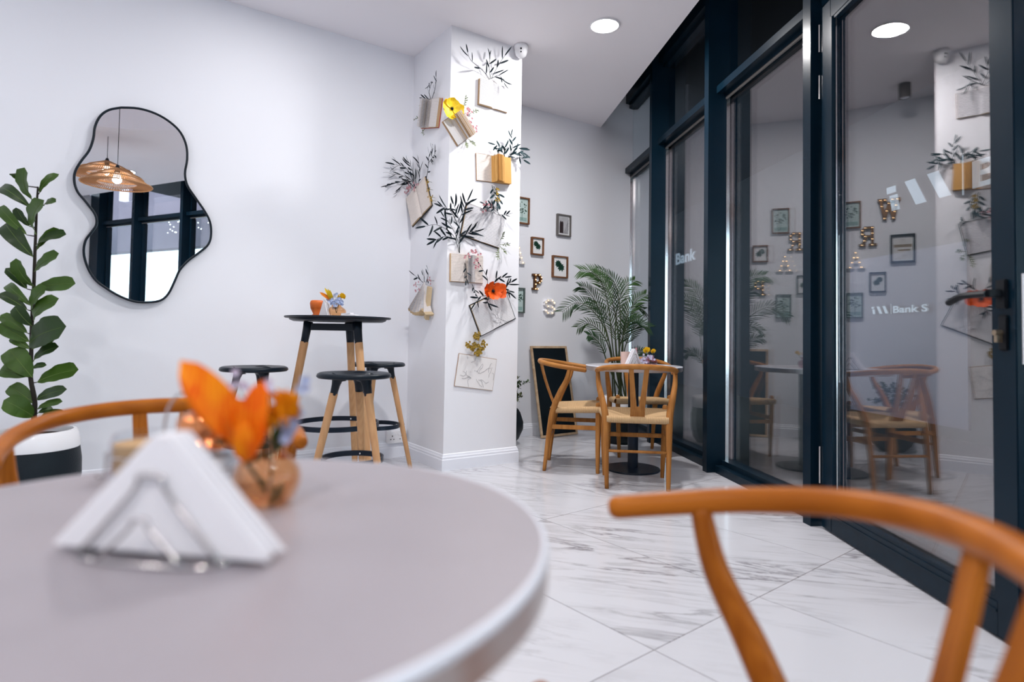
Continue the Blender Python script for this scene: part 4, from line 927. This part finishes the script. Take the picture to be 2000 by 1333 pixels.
# ---- foliage tucked in the books
def sprig(face, stems, label, mt='ink', L=.075, wd=.012, n=9, out=.03, cat='foliage', spread=48, name='foliage_sprig', droop=0, start=.25):
    P0 = facept(face, *stems[0][0], out); r = empty(name, P0, label, cat, 'dark leafy sprigs in the books' if mt in ('ink', 'ink2') else None)
    ou = -w_ if face == 'f' else -u_; mo = Matrix.Translation(-P0)
    for st in stems:
        pts = [facept(face, *p, out*.4 + .012*i*(1+random.random())) for i, p in enumerate(st)]
        cv = catmull(pts, 6) if len(pts) > 2 else [pts[0].lerp(pts[-1], t/8) for t in range(9)]
        bm = bmesh.new(); tube(bm, cv, [.0022, .0012], 5); fin('stem', bm, M[mt], r, mw=mo)
        N = len(cv)
        for k in range(n):
            t = (start+(1-start)*k/max(1, n-1))*(N-1.001); j = int(t); p = cv[j].lerp(cv[j+1], t-j); d = (cv[j+1]-cv[j]).normalized()
            a = R(spread*random.uniform(.5, 1.2))*(1 if k % 2 else -1) if k < n-1 else 0
            s = ou.cross(d).normalized(); dr = d*math.cos(a) + s*math.sin(a) + ou*random.uniform(-.05, .35) - Z*droop
            l = L*random.uniform(.65, 1.15)
            leaf('leaf', p, p+dr.normalized()*l, ou + s*random.uniform(-.5, .5), wd*random.uniform(.8, 1.15), M[mt], r, curl=random.uniform(-.12, .12), nx=6, shape=.45).matrix_basis = mo
    return r
sprig('f', [[(956, 155), (945, 140), (920, 118), (914, 104)], [(958, 153), (955, 130), (957, 114)], [(960, 153), (972, 130), (985, 110)], [(958, 154), (975, 148), (984, 160)]], 'dark willowy leaves rising from the top right book', n=5, L=.085)
sprig('s', [[(842, 194), (838, 180), (843, 160), (838, 165)], [(840, 194), (826, 192)], [(844, 192), (850, 172), (852, 152)]], 'small dark twiggy leaves above the red-covered book', n=5, L=.055, wd=.010)
sprig('f', [[(985, 312), (985, 290), (968, 283)], [(990, 312), (1000, 290), (1000, 266)], [(988, 312), (1005, 300), (1022, 312)], [(992, 310), (1012, 290), (1020, 300)], [(988, 310), (980, 295), (972, 292)]], 'blue green leaves spilling over the pillar edge from the amber book', mt='ink2', n=7, L=.07, wd=.014)
sprig('s', [[(812, 372), (790, 345), (765, 340)], [(812, 368), (795, 330), (772, 322)], [(815, 366), (806, 335), (800, 318)], [(814, 368), (790, 355), (760, 362)], [(815, 370), (820, 340), (818, 318)], [(812, 370), (800, 350), (778, 372)]], 'dense dark foliage above the tilted book on the pillar side', n=9, L=.085, wd=.012)
sprig('s', [[(832, 352), (836, 330), (838, 305), (845, 288)], [(837, 318), (850, 300)]], 'tall single dark leafy stem beside the dense foliage', n=9, L=.07, wd=.011)
sprig('f', [[(898, 494), (894, 470), (880, 440), (868, 425)], [(897, 494), (885, 460), (855, 440), (832, 442)], [(898, 490), (898, 450), (894, 420), (886, 400)], [(892, 470), (870, 462), (850, 470)], [(896, 465), (915, 455), (925, 452)], [(894, 440), (880, 412), (862, 404)], [(896, 430), (906, 410), (912, 395)]], 'large spray of dark leaves spreading left from the mid pillar books', n=8, L=.10, wd=.014)
sprig('f', [[(961, 362), (966, 380), (970, 398)], [(964, 364), (975, 385), (972, 402)]], 'dark leaves hanging beneath the amber book', mt='ink2', n=7, L=.055, wd=.016)
sprig('f', [[(975, 420), (965, 405), (945, 398)], [(975, 420), (985, 420), (990, 419)], [(970, 415), (958, 402), (950, 405)]], 'few dark leaves on top of the large tilted book', n=5, L=.06, wd=.014)
sprig('f', [[(950, 575), (952, 545), (940, 522)], [(962, 560), (970, 545), (985, 542)], [(975, 570), (990, 558), (998, 552)], [(950, 578), (938, 580), (930, 590)], [(975, 572), (988, 566), (993, 570)], [(955, 580), (952, 590), (954, 594)]], 'dark curved leaves around the orange poppy', n=5, L=.075, wd=.012)
sprig('f', [[(908, 515), (912, 535), (910, 548)], [(922, 556), (927, 568), (929, 575)]], 'dark leaves pressed between the upright fanned pages', n=5, L=.05, wd=.012, out=.07)
sprig('s', [[(826, 552), (818, 545), (811, 539)], [(829, 552), (828, 540)], [(832, 552), (836, 540), (836, 532)]], 'three dark pointed leaves above the folded fan book', n=3, L=.07, wd=.014)
sprig('f', [[(975, 482), (972, 495), (972, 504)], [(975, 478), (988, 478), (992, 477)], [(975, 480), (985, 490), (987, 494)], [(976, 470), (982, 462), (983, 456)]], 'pale olive fern at the lower right of the large tilted book', mt='fern', n=9, L=.022, wd=.007, spread=60, name='fern_sprig')
sprig('f', [[(910, 275), (912, 282), (911, 287)], [(915, 272), (922, 278), (926, 283)], [(905, 210), (908, 200), (910, 190)], [(918, 222), (928, 217), (932, 216)]], 'pale fern tips around the tilted yellow poppy book', mt='fern', n=9, L=.022, wd=.007, spread=60, name='fern_sprig')
sprig('s', [[(830, 205), (822, 204), (826, 198)], [(826, 233), (816, 231), (810, 233)], [(830, 252), (825, 258), (828, 262)]], 'pale fern tips left of the red-covered book', mt='fern', n=8, L=.022, wd=.008, spread=60, name='fern_sprig')
def blossoms(face, pts, label, mt='pink', rad=.010, num=26, spread=7, out=.035, name='blossom_cluster', cat='flowers'):
    P0 = facept(face, *pts[0], out*.5); r = empty(name, P0, label, cat); ou = -w_ if face == 'f' else -u_; mo = Matrix.Translation(-P0)
    for x, y in pts:
        for k in range(num//len(pts)):
            c = facept(face, x+random.gauss(0, spread*.5), y+random.gauss(0, spread*.5), out+random.uniform(-.015, .02)); bm = bmesh.new()
            a0 = random.uniform(0, 6)
            for q in range(5):
                a = a0+q*1.257; X = Z*math.cos(a) + ou.cross(Z)*math.sin(a); leafmesh(bm, c, c+X*rad+ou*rad*.4, ou, rad*.8, curl=.1, fold=.1, nx=3, shape=.6)
            me = bpy.data.meshes.new('floret'); bm.to_mesh(me); bm.free(); link('floret', me, M[mt], r).matrix_basis = mo
    for x, y in pts:
        bm = bmesh.new(); p = facept(face, x, y, out); tube(bm, [p, p-ou*(out-.004)], .0012, 4); fin('stem', bm, M['olive'], r, mw=mo)
    return r
blossoms('f', [(915, 225), (922, 240), (927, 250), (912, 215)], 'pale pink blossoms along the right of the poppy book', num=24)
blossoms('s', [(795, 370), (803, 372), (812, 365), (800, 362)], 'dusty pink blossoms on top of the tilted side book', num=26, rad=.012)
blossoms('s', [(836, 355), (838, 370), (842, 385), (844, 392)], 'dried mustard blossoms along the edge of the tilted side book', 'mustard', num=20, rad=.009, spread=4)
blossoms('f', [(971, 380), (972, 390), (970, 370)], 'mustard yellow flower spike hanging beneath the amber book', 'mustard', num=26, rad=.008, spread=4)
blossoms('f', [(946, 400), (950, 408), (955, 404)], 'small pink blossoms on the large tilted book', num=14, rad=.010)
blossoms('f', [(912, 498), (922, 492), (930, 494), (932, 510), (932, 520)], 'pink and cream blossoms above the upright fanned pages', num=26, rad=.010, out=.055)
blossoms('s', [(812, 556), (814, 566), (838, 548)], 'tiny pale pink flowers beside the folded fan book', num=15, rad=.010, out=.045)
blossoms('f', [(932, 690), (930, 675), (932, 660), (922, 680), (940, 680), (928, 655), (943, 672), (915, 676), (936, 688)], 'upright golden dried flower spray above the lowest book', 'mustard', num=126, rad=.010, spread=6, out=.03)
def poppy(face, x, y, rad, mt, label, name, ctr='ink', tilt=0, npet=6):
    ou = -w_ if face == 'f' else -u_; C = facept(face, x, y, .05); r = empty(name, C, label, 'flower')
    X = ou.cross(Z)
    for k in range(npet):
        a = k*2*math.pi/npet + random.uniform(-.2, .2); d = X*math.cos(a)+Z*math.sin(a)*(1-tilt); s = ou.cross(d)
        bm = bmesh.new(); rows = []; lay = .004*(k % 2); RR = rad*random.uniform(.88, 1.1)
        for i in range(6):
            t = i/5; row = []
            for j in range(7):
                q = (j-3)/3; ww = math.sin(min(1, t*1.25)*math.pi/2)*RR*.62*(1-.25*t**4)
                row.append(bm.verts.new(d*(RR*t*(1-.12*q*q*t)) + s*(q*ww) + ou*(lay + .30*RR*t*t + .05*RR*math.sin(q*7+k)*t + .12*RR*q*q*t)))
            rows.append(row)
        for A, B in zip(rows, rows[1:]):
            for j in range(6): bm.faces.new((A[j], A[j+1], B[j+1], B[j]))
        fin('petal', bm, M[mt], r, smooth=True)
    bm = bmesh.new()
    bmesh.ops.create_icosphere(bm, subdivisions=2, radius=rad*.13, matrix=Matrix.Translation(ou*.008))
    for k in range(14):
        a = k*.449; d = X*math.cos(a)+Z*math.sin(a); tube(bm, [ou*.004, d*rad*.2+ou*.012], .0008, 4)
    fin('centre', bm, M[ctr], r)
    bm = bmesh.new(); tube(bm, [-ou*.001, -ou*.02-Z*.02, -ou*.046-Z*.04], .0018, 5); fin('stem', bm, M['olive'], r)
poppy('f', 882, 213, .078, 'yellow', 'large yellow paper poppy on the tilted book', 'poppy')
M['poppyo'] = mat('red_orange_petal', (.85, .105, .008), .5, var=.35, vscale=30, bump=.3, bscale=60)
poppy('f', 962, 569, .088, 'poppyo', 'orange red poppy on the tilted black-edged book', 'poppy', tilt=.38)
# ---- table-top things
def napkins(O, X, W0, H0, n, th, label, grp, name='paper_napkin', off=None):
    Yd = Z.cross(X).normalized()
    base = None
    for k in range(n):
        m_ = at_frame(O + Yd*(th*1.25*k) + X*random.uniform(-.004, .004)*W0*8 + Z*.0002, X, Yd)
        if base is None:
            r = empty(name, m_, label, 'napkin', grp)
            for nm, o, mm in (('fold', 0, M['napkin']), ('inner_fold', .5, M['napin'])):
                bm = bmesh.new(); e = .0015*o*2
                a = [V((-W0/2+e, th*o*.9, .0+e*.2)), V((W0/2-e*3, th*o*.9, .0+e*.2)), V((W0*.03, th*o*.9, H0-e*2)), V((-W0*.03, th*o*.9, H0-e*2))]
                prism(bm, a, V((0, th*.48, 0))); bmesh.ops.bevel(bm, geom=list(bm.edges), offset=min(th*.2, .001), segments=1, affect='EDGES'); fin(nm, bm, mm, r)
            base = r
        else:
            c = dup(base, mw=m_); c['label'] = ('rearmost ' if k == n-1 else 'inner ')+label
    base['label'] = 'frontmost '+label
def wireA(bm, O, X, w, h, rad, y):
    Yd = Z.cross(X).normalized(); P = [O - X*w + Yd*y, O - X*w*.25 + Yd*y + Z*h*.80, O - X*.008*w/.05 + Yd*y + Z*h, O + X*.008*w/.05 + Yd*y + Z*h, O + X*w*.25 + Yd*y + Z*h*.80, O + X*w + Yd*y]
    tube(bm, catmull(P, 4), rad, 8)
def holder(O, X, W0, H0, D, rad, label):
    r = empty('napkin_holder', O, label, 'napkin holder', 'wire napkin holders'); Yd = Z.cross(X).normalized(); o = V((0, 0, rad+.0005))
    for y in (-.004, D): 
        bm = bmesh.new(); wireA(bm, o, X, W0*.34, H0*.70, rad, y); fin('outer_wire', bm, M['chrome'], r, smooth=True)
        bm = bmesh.new(); wireA(bm, o, X, W0*.20, H0*.36, rad, y-.010 if y < 0 else y+.010); fin('inner_wire', bm, M['chrome'], r, smooth=True)
    bm = bmesh.new(); a, b = W0*.34, W0*.20
    tube(bm, [o - X*a - Yd*.004, o - X*a + Yd*D], rad, 8); tube(bm, [o + X*a - Yd*.004, o + X*a + Yd*D], rad, 8)
    tube(bm, catmull([o-X*a-Yd*.004, o-X*b-Yd*.014, o+X*b-Yd*.014, o+X*a-Yd*.004], 5), rad, 8)
    tube(bm, catmull([o-X*a+Yd*D, o-X*b+Yd*(D+.01), o+X*b+Yd*(D+.01), o+X*a+Yd*D], 5), rad, 8)
    fin('base_wire', bm, M['chrome'], r, smooth=True)
XN = V((.192, -.030, 0)).normalized()
ON = V((-.286, .492, ZT+.006))
holder(ON - Z*.006, XN, .19, .094, .030, .0018, 'close blurred wire napkin holder with folded triangle napkins on the grey table')
napkins(ON, XN, .192, .094, 7, .0034, 'white triangular napkin standing in the near wire holder', 'white napkins in the near holder')
peach = tinted('peach_glass', (.975, .83, .68), .02); clear = tinted('clear_glass', (.93, .96, .98), .02, 1.3); purple = tinted('lilac_glass', (.85, .72, .76), .02, 1.25)
copper = mat('copper_lid', (.80, .30, .12), .12, 1)
def vase(O, r_, h, label, gm, grp='small ribbed bud vases'):
    v = empty('bud_vase', O, label, 'vase', grp)
    pr = [(0, 0), (.6, 0), (.85, .12), (1.0, .33), (.97, .50), (.78, .66), (.52, .76), (.48, .84), (.56, .97), (.60, 1)]
    bm = bmesh.new(); lathe(bm, [(a*r_, b*h) for a, b in pr] + [(a*r_*.90, b*h+.001) for a, b in pr[::-1][:-1]] + [(0, .003)], 64, ribs=16, ramp=.03, close=False)
    fin('glass_body', bm, gm, v, smooth=True); return v
OV = V((-.262, .66, ZT))
v1 = vase(OV, .0345, .070, 'blurred peach ribbed glass vase holding orange flowers on the near table', peach)
bm = bmesh.new(); lathe(bm, [(0, .005), (.018, .006), (.027, .018), (.030, .026), (0, .026)], 32, close=False); fin('water', bm, tinted('water', (.93, .85, .76), 0, 1.15), v1, smooth=True)
def freeleaf(pa, pb, wd, mt, par, name='petal', nr=V((0, -1, .2)), **k):
    return leaf(name, pa, pb, nr, wd, M[mt], par, **k)
pt = lambda x, y, Y: atY(x, y, Y)
M['lily'] = wood('lily_petal', (.80, .05, .004), (1.0, .34, .010), .45, axis=(14, 14, 6))
fl = empty('lily_bloom', OV+Z*.06, 'large blurred orange lily petals leaning left out of the near vase', 'flower'); mo = Matrix.Translation(-(OV+Z*.06))
for (a, b, wd, Y0, Y1, nr) in (((482, 868), (352, 704), .036, .63, .60, (.35, -1, .5)), ((476, 860), (354, 708), .030, .64, .61, (-.8, -1, .2)), ((476, 905), (514, 742), .030, .63, .62, (.2, -1, 0)), ((480, 890), (505, 770), .026, .64, .645, (.8, -1, 0)), ((474, 880), (440, 800), .018, .62, .60, (-.4, -1, .2)), ((486, 900), (478, 820), .02, .61, .60, (0, -1, 0))):
    freeleaf(pt(*a, Y0), pt(*b, Y1), wd, 'lily', fl, nr=V(nr), curl=.10, fold=.35, nx=10, shape=.45).matrix_basis = mo
bm = bmesh.new(); tube(bm, [pt(478, 900, .635), pt(500, 930, .65), OV+V((0, 0, .012))], .002, 6); fin('stem', bm, M['palm2'], fl, mw=mo)
def carnation(C, rad, mt, label, stem_to=None, name='carnation', n=26):
    r = empty(name, C, label, 'flower')
    for k in range(n):
        ph = math.acos(1-1.6*(k+.5)/n); th = k*2.4; d = V((math.sin(ph)*math.cos(th), math.sin(ph)*math.sin(th), math.cos(ph)))
        s = d.orthogonal().normalized()
        bm = bmesh.new(); leafmesh(bm, V((0, 0, -rad*.3)), d*rad*random.uniform(.85, 1.05), s, rad*.85, curl=.15, fold=.4, nx=4, shape=.72, wavy=.06)
        me = bpy.data.meshes.new('petal'); bm.to_mesh(me); bm.free(); link('petal', me, M[mt], r)
    if stem_to is not None:
        bm = bmesh.new(); tube(bm, [V((0, 0, -rad*.3)), (stem_to-C)*.5+V((0, 0, .002)), stem_to-C], .0013, 5); fin('stem', bm, M['palm2'], r)
    return r
M['oryel'] = mat('orange_yellow_petal', (.95, .36, .01), .5, var=.3, vscale=60)
carnation(pt(545, 800, .65), .0245, 'oryel', 'blurred orange yellow bloom above the near peach vase', OV+V((.003, .002, .02)))
M['blue'] = mat('blue_floret', (.42, .50, .72), .7); M['lilac'] = mat('lilac_floret', (.62, .58, .74), .7)
def florets(cs, rad, mt, label, O, name='filler_flowers'):
    r = empty(name, O, label, 'flowers'); mo = Matrix.Translation(-O)
    for c, n_, sp_ in cs:
        bm = bmesh.new(); tube(bm, [O, c], .0008, 4); fin('stem', bm, M['palm2'], r, mw=mo)
        for k in range(n_):
            p = c + V((random.gauss(0, sp_), random.gauss(0, sp_), random.gauss(0, sp_))); bm = bmesh.new()
            for q in range(5):
                a = q*1.257; leafmesh(bm, p, p+V((math.cos(a), -.4, math.sin(a)))*rad, V((0, -1, 0)), rad*.8, nx=3, shape=.6)
            me = bpy.data.meshes.new('floret'); bm.to_mesh(me); bm.free(); link('floret', me, M[mt], r).matrix_basis = mo
    return r
florets([(pt(562, 842, .66), 9, .004), (pt(500, 838, .66), 8, .004), (pt(592, 758, .68), 3, .004), (pt(575, 812, .69), 4, .004)], .0070, 'blue', 'tiny blue flowers around the near peach vase', OV+V((0, 0, .045)))
florets([(pt(525, 765, .68), 8, .006), (pt(460, 742, .69), 5, .006), (pt(510, 790, .67), 6, .004), (pt(560, 775, .69), 4, .004)], .0055, 'lilac', 'tiny pale lilac flowers behind the near orange bloom', OV+V((0, .003, .045)))
gl_ = empty('leaf_sprig', OV+V((0, 0, .05)), 'small green leaves tucked around the near vase neck', 'foliage'); mo = Matrix.Translation(-(OV+V((0, 0, .05))))
for a, b, wd in (((525, 880), (505, 835), .007), ((530, 880), (548, 825), .008), ((528, 885), (560, 860), .009), ((522, 885), (480, 905), .008), ((520, 870), (500, 745), .004), ((530, 870), (552, 838), .007), ((522, 870), (488, 760), .004)):
    freeleaf(pt(*a, .655), pt(*b, .65), wd, 'palm2', gl_, 'leaf', nx=5).matrix_basis = mo
for a, b in (((530, 945), (548, 985)), ((540, 960), (528, 990)), ((545, 975), (552, 940)), ((520, 950), (505, 935))):
    freeleaf(pt(*a, .655), pt(*b, .655), .008, 'fern', gl_, 'leaf', nx=4).matrix_basis = mo
# jars in a wire caddy
def jar(O, r_, h, label, inner, lid=None, lidh=.04, grp='glass jars in the wire caddy'):
    j = empty('glass_jar', O, label, 'jar', grp)
    bm = bmesh.new(); pr = [(0, 0), (.92, 0), (1, .06), (1, .82), (.93, .95), (.93, 1)]
    lathe(bm, [(a*r_, b*h) for a, b in pr] + [(a*r_*.93, b*h+.0015) for a, b in pr[::-1][:-1]] + [(0, .003)], 40, close=False); fin('glass_body', bm, clear, j, smooth=True)
    bm = bmesh.new(); lathe(bm, [(0, .004), (r_*.9, .005), (r_*.9, h*.78), (0, h*.80)], 32, close=False); fin('contents', bm, inner, j, auto=40)
    if lid:
        bm = bmesh.new(); q = lidh; lathe(bm, [(r_*.98, h), (r_*1.0, h+q*.08), (r_*.97, h+q*.20), (r_*.86, h+q*.26), (r_*.84, h+q*.34), (r_*.90, h+q*.45), (r_*.90, h+q*.75), (r_*.80, h+q*.92), (r_*.5, h+q), (0, h+q)], 40, close=False); fin('lid', bm, lid, j, smooth=True)
    return j
JA, JB = V((-.352, .705, ZT+.002)), V((-.462, .775, ZT+.002))
jar(JA, .0335, .050, 'white sugar jar with shiny copper lid behind the near napkins', mat('sugar', (.85, .86, .90), .9, bump=.2, bscale=300), copper, .040)
jar(JB, .040, .052, 'glass jar of tan sugar behind the near napkins, left of the copper lid', mat('brown_sugar', (.55, .32, .14), .9, bump=.3, bscale=200))
cd = empty('wire_caddy', V((-.407, .74, ZT)), 'chrome wire caddy with arched handle around the two near jars', 'caddy'); mo = Matrix.Translation(-V((-.407, .74, ZT)))
for J, r_ in ((JA, .037), (JB, .0435)):
    bm = bmesh.new(); tube(bm, [J + V((math.cos(k*.2618)*r_, math.sin(k*.2618)*r_, .028)) for k in range(24)], .0013, 6, closed=True); fin('ring', bm, M['chrome'], cd, smooth=True, mw=mo)
    for a in (200, 290, 20, 110):
        d = V((math.cos(R(a)), math.sin(R(a)), 0)); bm = bmesh.new(); tube(bm, catmull([J+d*r_+Z*.028, J+d*(r_+.001)+Z*.004, J+d*(r_+.007)-Z*.0002, J+d*(r_+.011)+Z*.003], 4), .0013, 6); fin('foot_wire', bm, M['chrome'], cd, smooth=True, mw=mo)
bm = bmesh.new(); mid = (JA+JB)/2 
tube(bm, catmull([mid+V((-.02, .0, .028)), pt(318, 850, .74), pt(328, 800, .74), pt(352, 769, .74), pt(380, 783, .74), pt(392, 815, .74), mid+V((.02, -.02, .028))], 6), .0017, 8); fin('handle', bm, M['chrome'], cd, smooth=True, mw=mo)
# ---- things on the far table
Z2 = .728
XN2 = V((.75, .65, 0)).normalized(); O2 = V((.845, 4.15, Z2+.004))
holder(O2-Z*.004, XN2, .17, .11, .03, .0018, 'wire napkin holder with white napkins on the far table')
napkins(O2, XN2, .17, .115, 4, .006, 'white napkin standing in the holder on the far table', 'white napkins on the far table')
tb = empty('tumbler', V((.80, 4.26, Z2)), 'pale pink frosted tumbler on the far table, left of the napkins', 'glass')
bm = bmesh.new(); lathe(bm, [(0, 0), (.030, 0), (.034, .095), (.031, .095), (.028, .004), (0, .004)], 32, close=False); fin('glass_body', bm, mat('frosted_pink', (.72, .52, .46), .35), tb, auto=40)
OV2 = V((.955, 4.16, Z2)); vase(OV2, .045, .075, 'small lilac ribbed vase of yellow flowers on the far table', purple)
carnation(atY(1263, 684, 4.16), .026, 'yellow', 'left yellow orange bloom in the far table vase', OV2+Z*.02)
carnation(atY(1276, 686, 4.20), .019, 'yellow', 'right smaller yellow bloom in the far table vase', OV2+Z*.02)
florets([(atY(1258, 702, 4.15), 12, .014), (atY(1270, 700, 4.12), 12, .014), (atY(1265, 707, 4.15), 12, .018)], .009, 'lilac', 'pale lilac filler flowers in the far table vase', OV2+Z*.03)
florets([(atY(1240, 686, 4.27), 8, .010)], .010, 'pinkf' if 'pinkf' in M else 'pink', 'tiny coral flowers over the pink tumbler on the far table', V((.80, 4.26, Z2+.05)))
# ---- things on the bar table
zb = 1.018
cup = empty('ceramic_jug', V((-1.135, 3.52, zb)), 'orange terracotta jug on the bar table, left of the napkins', 'jug')
bm = bmesh.new(); lathe(bm, [(0, 0), (.026, 0), (.028, .006), (.020, .012), (.036, .045), (.040, .075), (.036, .088), (.030, .092), (.026, .085), (0, .04)], 36, close=False); fin('body', bm, mat('terracotta', (.62, .14, .025), .4), cup, smooth=True)
bm = bmesh.new(); tube(bm, catmull([(.036, 0, .08), (.060, 0, .078), (.058, 0, .05), (.036, 0, .04)], 5), .004, 8); fin('handle', bm, mat('terracotta', (.62, .14, .025), .4), cup, smooth=True)
napkins(V((-1.078, 3.46, zb+.001)), V((.85, -.5, 0)).normalized(), .075, .095, 3, .010, 'white napkin standing on the bar table between jug and vase', 'white napkins on the bar table')
OV3 = V((-1.015, 3.5, zb)); vase(OV3, .054, .072, 'ribbed peach glass vase with mixed flowers on the bar table', peach)
bp = empty('bird_of_paradise', OV3+Z*.05, 'orange and yellow bird of paradise bloom in the bar table vase', 'flower'); mo = Matrix.Translation(-(OV3+Z*.05))
for a, b, wd, mm in (((650, 588), (624, 571), .020, 'orange'), ((650, 588), (634, 562), .016, 'yellow'), ((651, 588), (640, 564), .015, 'yellow'), ((652, 588), (644, 566), .014, 'yellow')):
    freeleaf(pt(*a, 3.48), pt(*b, 3.44), wd, mm, bp, nx=6, fold=.4).matrix_basis = mo
bm = bmesh.new(); tube(bm, [pt(650, 588, 3.48), OV3+Z*.02], .002, 5); fin('stem', bm, M['palm2'], bp, mw=mo)
carnation(pt(667, 580, 3.5), .026, 'yellow', 'yellow bloom on the right of the bar table vase', OV3+Z*.02)
florets([(pt(655, 592, 3.46), 16, .014), (pt(664, 590, 3.46), 14, .012), (pt(648, 590, 3.47), 10, .012), (pt(656, 580, 3.5), 5, .01)], .010, 'blue', 'pale blue flowers filling the bar table vase', OV3+Z*.04)
fnp = empty('folded_napkin', V((-.935, 3.46, zb)), 'white folded napkin lying flat on the bar table, right of the vase', 'napkin')
bm = bmesh.new(); prism(bm, [(-.035, -.03, .001), (.05, -.045, .001), (.055, .02, .001), (-.03, .035, .001)], (0, 0, .008)); bmesh.ops.bevel(bm, geom=list(bm.edges), offset=.002, segments=1, affect='EDGES'); fin('lower_fold', bm, M['napkin'], fnp)
bm = bmesh.new(); prism(bm, [(-.034, -.028, .009), (.02, -.04, .012), (.025, .02, .014), (-.03, .032, .010)], (0, 0, .007)); fin('upper_fold', bm, M['napkin'], fnp)
